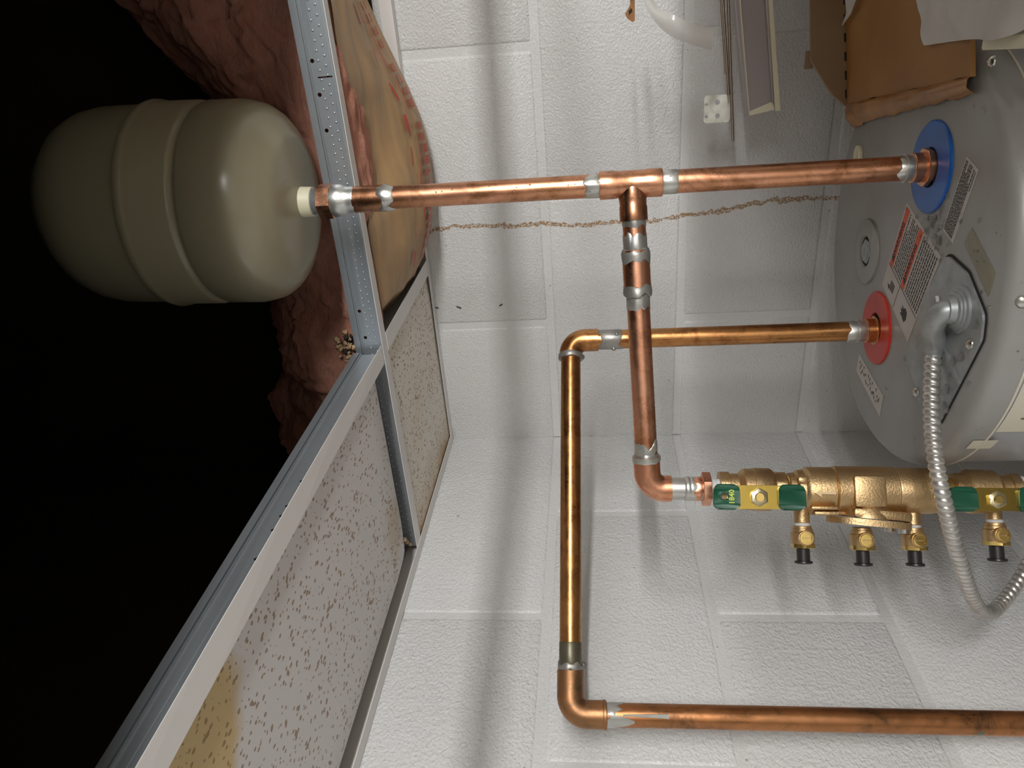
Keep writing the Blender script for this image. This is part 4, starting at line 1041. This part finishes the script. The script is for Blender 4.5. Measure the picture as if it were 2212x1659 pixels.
box(bm, zl(n_far + dirx * .06 + bn * .012, 1748), (.02, .003, .01)); put('torn_flap', bm, M_CARDI, boxo, smooth=False)
# other sides so that the carton has volume beyond the frame
bm = bmesh.new(); c = n_near + dirx * .20; prism(bm, [c - V((0, 0, .003)), near_r - V((0, 0, .003)), near_r - V((0, 0, .05)), c - V((0, 0, .05))], -bn, .004); put('side_panel', bm, M_CARD, boxo, smooth=False)

# crumpled white paper on the box
pz = zp + .008
grid_px = [[(1985, -60), (1990, 0), (1993, 50), (2000, 98)], [(2040, -60), (2045, 0), (2048, 48), (2050, 90)], [(2090, -60), (2095, 0), (2098, 45), (2100, 85)], [(2140, -60), (2145, 0), (2148, 45), (2150, 86)], [(2190, -60), (2192, 0), (2193, 40), (2195, 74)], [(2240, -60), (2240, -10), (2238, 20), (2236, 44)]]
ctl = [[pl(u, v, 2, pz) for u, v in r] for r in grid_px]
rowsA = [spline(r, 8) for r in ctl]; cols = list(zip(*rowsA)); fin = [spline(list(c), 8) for c in cols]
fin = [[p + V((0, 0, .007 * noise.noise(p * 22) + .003 * noise.noise(p * 60) + .006 * (1 - i / len(fin)))) for p in r] for i, r in enumerate(fin)]
bm = bmesh.new(); grid_surf(bm, fin, .0004, (0, 0, 1)); o = put('paper_sheet', bm, M_PAPER, loc=ctl[2][1]); meta(o, 'crumpled white paper sheet on top of the brown cardboard box', 'paper')
bm = bmesh.new(); qs = [pl(1828, -30, 2, zp + .020), pl(1852, -30, 2, zp + .016), pl(1832, 32, 2, zp + .011), pl(1815, 64, 2, zp + .006)]
qq = [pl(1826, -5, 2, zp + .018), pl(1850, -3, 2, zp + .014), pl(1838, 30, 2, zp + .010), pl(1815, 64, 2, zp + .0055), pl(1829, 28, 2, zp + .0105)]
prism(bm, qq, UPZ, .0004); o = put('paper_scrap', bm, M_PAPER, loc=qq[2], smooth=False); meta(o, 'pointed white paper sliver on the crease of the cardboard box', 'paper')
# ivory strip and dark red container beyond the lid
a = pl(2126, 93, 2, zp + .004); b_ = pl(2212, 88, 2, zp + .004); d = (b_ - a); 
bm = bmesh.new(); R = Matrix.Rotation(math.atan2(d.y, d.x), 3, 'Z'); box(bm, a + d * .85, (d.length * 1.7, .010, .0035), R, .001); o = put('plastic_strip', bm, M_IVORY, loc=a); meta(o, 'ivory plastic strip poking out under the white paper', 'strip')
cc = dep(2225, 105, .60) + V((.06, .03, -.05))
bm = bmesh.new(); box(bm, (cc.x, cc.y, cc.z - .06), (.09, .07, .16), Matrix.Rotation(.4, 3, 'Z'), .012, 3); lathe(bm, (cc.x + .02, cc.y + .01, cc.z + .018), UPZ, [(0, .016), (.014, .016), (.015, .014)], 20)
SH2 = cc.z - .14
o = put('plastic_jug', bm, M_DRED, loc=(cc.x, cc.y, SH2)); meta(o, 'dark red plastic jug in shadow behind the heater rim', 'jug')
bm = bmesh.new(); box(bm, (cc.x + .055, cc.y + .07, SH2 - .012), (.13, .28, .02), None, .002); o = put('wooden_stand', bm, M_SHELF, loc=(cc.x, cc.y, SH2)); 
for sx in (.012, .10):
    for sy in (-.06, .20):
        b2 = bmesh.new(); box(b2, (cc.x + sx, cc.y + sy, (SH2 - .022 + FLOOR) / 2), (.03, .03, SH2 - .022 - FLOOR)); put('leg', b2, M_SHELF, o, smooth=False)
meta(o, 'low wooden stand carrying the dark red jug beside the heater', 'stand')

# trim, rods, bracket held on a wall shelf past the frame
YT = -.11
def ty(u, v, y=YT): return pl(u, v, 1, y)
tr = thing('plastic_channel', ty(1640, 120), 'lilac clear plastic channel with ivory edges sticking out in front of the back wall', 'channel')
def bar(pts4, th, m, name, root, y0=YT, **k):
    bm = bmesh.new(); prism(bm, [ty(u, v, y0) for u, v in pts4], V((0, -1, 0)), th); return put(name, bm, m, root, smooth=False, **k)
def ext(p, q, k): return (p[0] + (p[0] - q[0]) * k, p[1] + (p[1] - q[1]) * k)
def strip(a0, a1, b0, b1, th, m, name, y0=YT):     # a0-b0 at v=0, a1-b1 at the free end
    return bar([ext(a0, a1, .9), a1, b1, ext(b0, b1, .9)], th, m, name, tr, y0)
strip((1596, 0), (1617, 243), (1652, 0), (1668, 232), .0012, M_LILAC, 'clear_web')
strip((1586, 0), (1610, 251), (1592, 0), (1615, 249), .010, M_LILAC, 'clear_edge')
strip((1594, 0), (1614, 248), (1598, 0), (1618, 247), .006, M_IVORY, 'ivory_lip')
strip((1655, 0), (1670, 236), (1664, 0), (1681, 236), .012, M_IVORY, 'ivory_edge', YT + .004)
strip((1650, 0), (1666, 224), (1653, 0), (1669, 223), .005, M_LILAC, 'clear_edge')
bar([(1614, 250), (1612, 242), (1668, 218), (1671, 236)], .0035, M_IVORY, 'cut_end', tr)
for k, (a, b_, y_, lab_) in enumerate((((1566, -200), (1583, 304), -.125, 'longest of the thin steel rods in front of the back wall'), ((1548, -200), (1574, 205), -.128, 'second thin steel rod ending at the punched bracket'), ((1544, -200), (1568, 160), -.122, 'shortest thin steel rod, lying against the other two'))):
    bm = bmesh.new(); tube(bm, [ty(*a, y_), ty(*b_, y_)], .0019, 12); o = put('steel_rod', bm, simple('rod_steel', (.50, .47, .42), .28, 1), loc=ty(*b_, y_)); meta(o, lab_, 'rod', group='thin steel rods')
# bracket plate
c = ty(1546, 236, -.105); px = .92 / F_PX
Mb = mat4(c, V((0, -.10, -1)), V((-1, -.25, -.10)))
outer = [(x * px, y * px) for x, y in rrect(-25, -29, 30, 28, 7)]
hl = [circle(3 * px, -14 * px, 5.5 * px, 14), circle(4 * px, 14 * px, 5 * px, 14), [(x * px, y * px) for x, y in rrect(-26.5, -13, -17, -8, 2, 2)], [(x * px, y * px) for x, y in rrect(-26.5, 12, -17, 17, 2, 2)]]
hl[2:] = [[(x * px, y * px) for x, y in rrect(-23, -13, -16, -8, 2, 2)], [(x * px, y * px) for x, y in rrect(-23, 12, -16, 17, 2, 2)]]
br = plate_holes(outer, hl, .0014, Mb); o = put('steel_bracket', br, M_GALVB, loc=c, smooth=False); meta(o, 'bright punched steel bracket plate with rounded corners behind the steel rods', 'bracket')
# film strip and copper strap
rb = [(1385, -30), (1412, 20), (1448, 55), (1490, 74), (1540, 84)]; wdt = [14, 20, 26, 32, 24]
L_, R2 = [], []
for (u, v), w_ in zip(rb, wdt): pass
tl_ = spline([ty(1400, -35, -.18), ty(1418, 10, -.20), ty(1455, 32, -.215), ty(1500, 50, -.215), ty(1543, 61, -.215)], 6)
bl_ = spline([ty(1376, -35, -.19), ty(1402, 28, -.205), ty(1440, 72, -.21), ty(1486, 94, -.215), ty(1536, 108, -.215)], 6)
bm = bmesh.new(); grid_surf(bm, [[a.lerp(b_, t / 6) + V((0, -.004 * math.sin(t / 6 * PI), 0)) for t in range(7)] for a, b_ in zip(tl_, bl_)], .0002, (0, -1, 0)); o = put('film_strip', bm, M_CLEAR, loc=ty(1500, 70, -.21)); meta(o, 'curled translucent plastic film strip with a cut square end', 'film')
bm = bmesh.new(); prof_ = [(1364, -60), (1371, 0), (1371, 44), (1366, 48), (1355, 40), (1350, 30), (1356, 20), (1361, 10), (1359, -60)]
prism(bm, [ty(u, v, -.2) for u, v in prof_], V((0, -1, 0)), .003); sp_o = put('cable_strap', bm, M_CUD, loc=ty(1362, 30, -.2), smooth=False); meta(sp_o, 'small orange-brown hooked strap at the edge of the back wall', 'strap')
bm = bmesh.new(); prism(bm, [ty(u, v, -.2032) for u, v in ((1358, 24), (1364, 17), (1366, 24), (1359, 32))], V((0, -1, 0)), .0006); put('slot', bm, M_DARK, sp_o, smooth=False)
# wall shelf (out of frame to the right) that carries them
zs = min(ty(1681, -180).z, ty(1583, -200, -.125).z)
shf = thing('wall_shelf', (1.2, -.1, zs), 'wooden wall shelf past the right edge carrying the rods and channel', 'shelf')
bm = bmesh.new(); box(bm, (1.16, -.15, zs - .02), (.62, .30, .02), None, .002); put('board', bm, M_SHELF, shf, smooth=False)
for xx in (.95, 1.40):
    bm = bmesh.new(); prism(bm, [V((xx, -.001, zs - .03)), V((xx, -.26, zs - .03)), V((xx, -.001, zs - .22))], V((1, 0, 0)), .02); put('shelf_bracket', bm, M_GALV, shf, smooth=False)
# three small black wall plugs beside the ceiling angle
for (u, v, du, dv, tl_) in ((943, 665, 8, 1, 'flat black chip stuck on the back wall against the ceiling angle'), (991, 664, 10, 4, 'middle black chip stuck on the back wall near the ceiling'), (1082, 659, 6, -4, 'small black chip stuck on the back wall furthest below the ceiling')):
    bm = bmesh.new(); a = pl(u - du / 2, v - dv / 2, 1, -.0008); b_ = pl(u + du / 2, v + dv / 2, 1, -.0008); tube(bm, [a, b_], .0010, 8); o = put('paint_chip', bm, M_INK, loc=a); meta(o, tl_, 'chip', group='black chips on the back wall')

# unseen cabinet and bar beside the camera, added to cast shade into the view
M_SHADE_CAB = simple('beige_shade_cabinet', (.50, .41, .29), .45)
shade_cab = thing('added_shade_cabinet', (1.25, -.68, FLOOR), 'beige cabinet shape added out of view to shade the back wall and heater lid', 'cabinet')  # added blocker: darkens the lower right of the back wall and the lid
bm = bmesh.new(); box(bm, (1.25, -.68, (FLOOR - .134) / 2 + .02), (.70, .44, -.134 - FLOOR - .04), None, .004); put('body', bm, M_SHADE_CAB, shade_cab, smooth=False)
for sx in (-1, 1):
    bm = bmesh.new(); box(bm, (1.25 + sx * .172, -.905, (FLOOR - .134) / 2 + .02), (.335, .012, -.20 - FLOOR), None, .003); dr = put('door', bm, M_SHADE_CAB, shade_cab, smooth=False)
    bm = bmesh.new(); box(bm, (1.25 + sx * .03, -.920, -.85), (.012, .02, .12), None, .003); put('handle', bm, M_STEEL, dr, smooth=False)
bm = bmesh.new(); tube(bm, [(.55, -1.46, .044), (1.75, -.05, .044)], .0095, 20); o = put('added_shadow_bar', bm, M_GALV, loc=(1.1, -.8, .044)); meta(o, 'straight galvanised bar added out of view to cast soft bands on the walls', 'conduit')  # added unseen bar: its shadow makes the soft bands across the walls
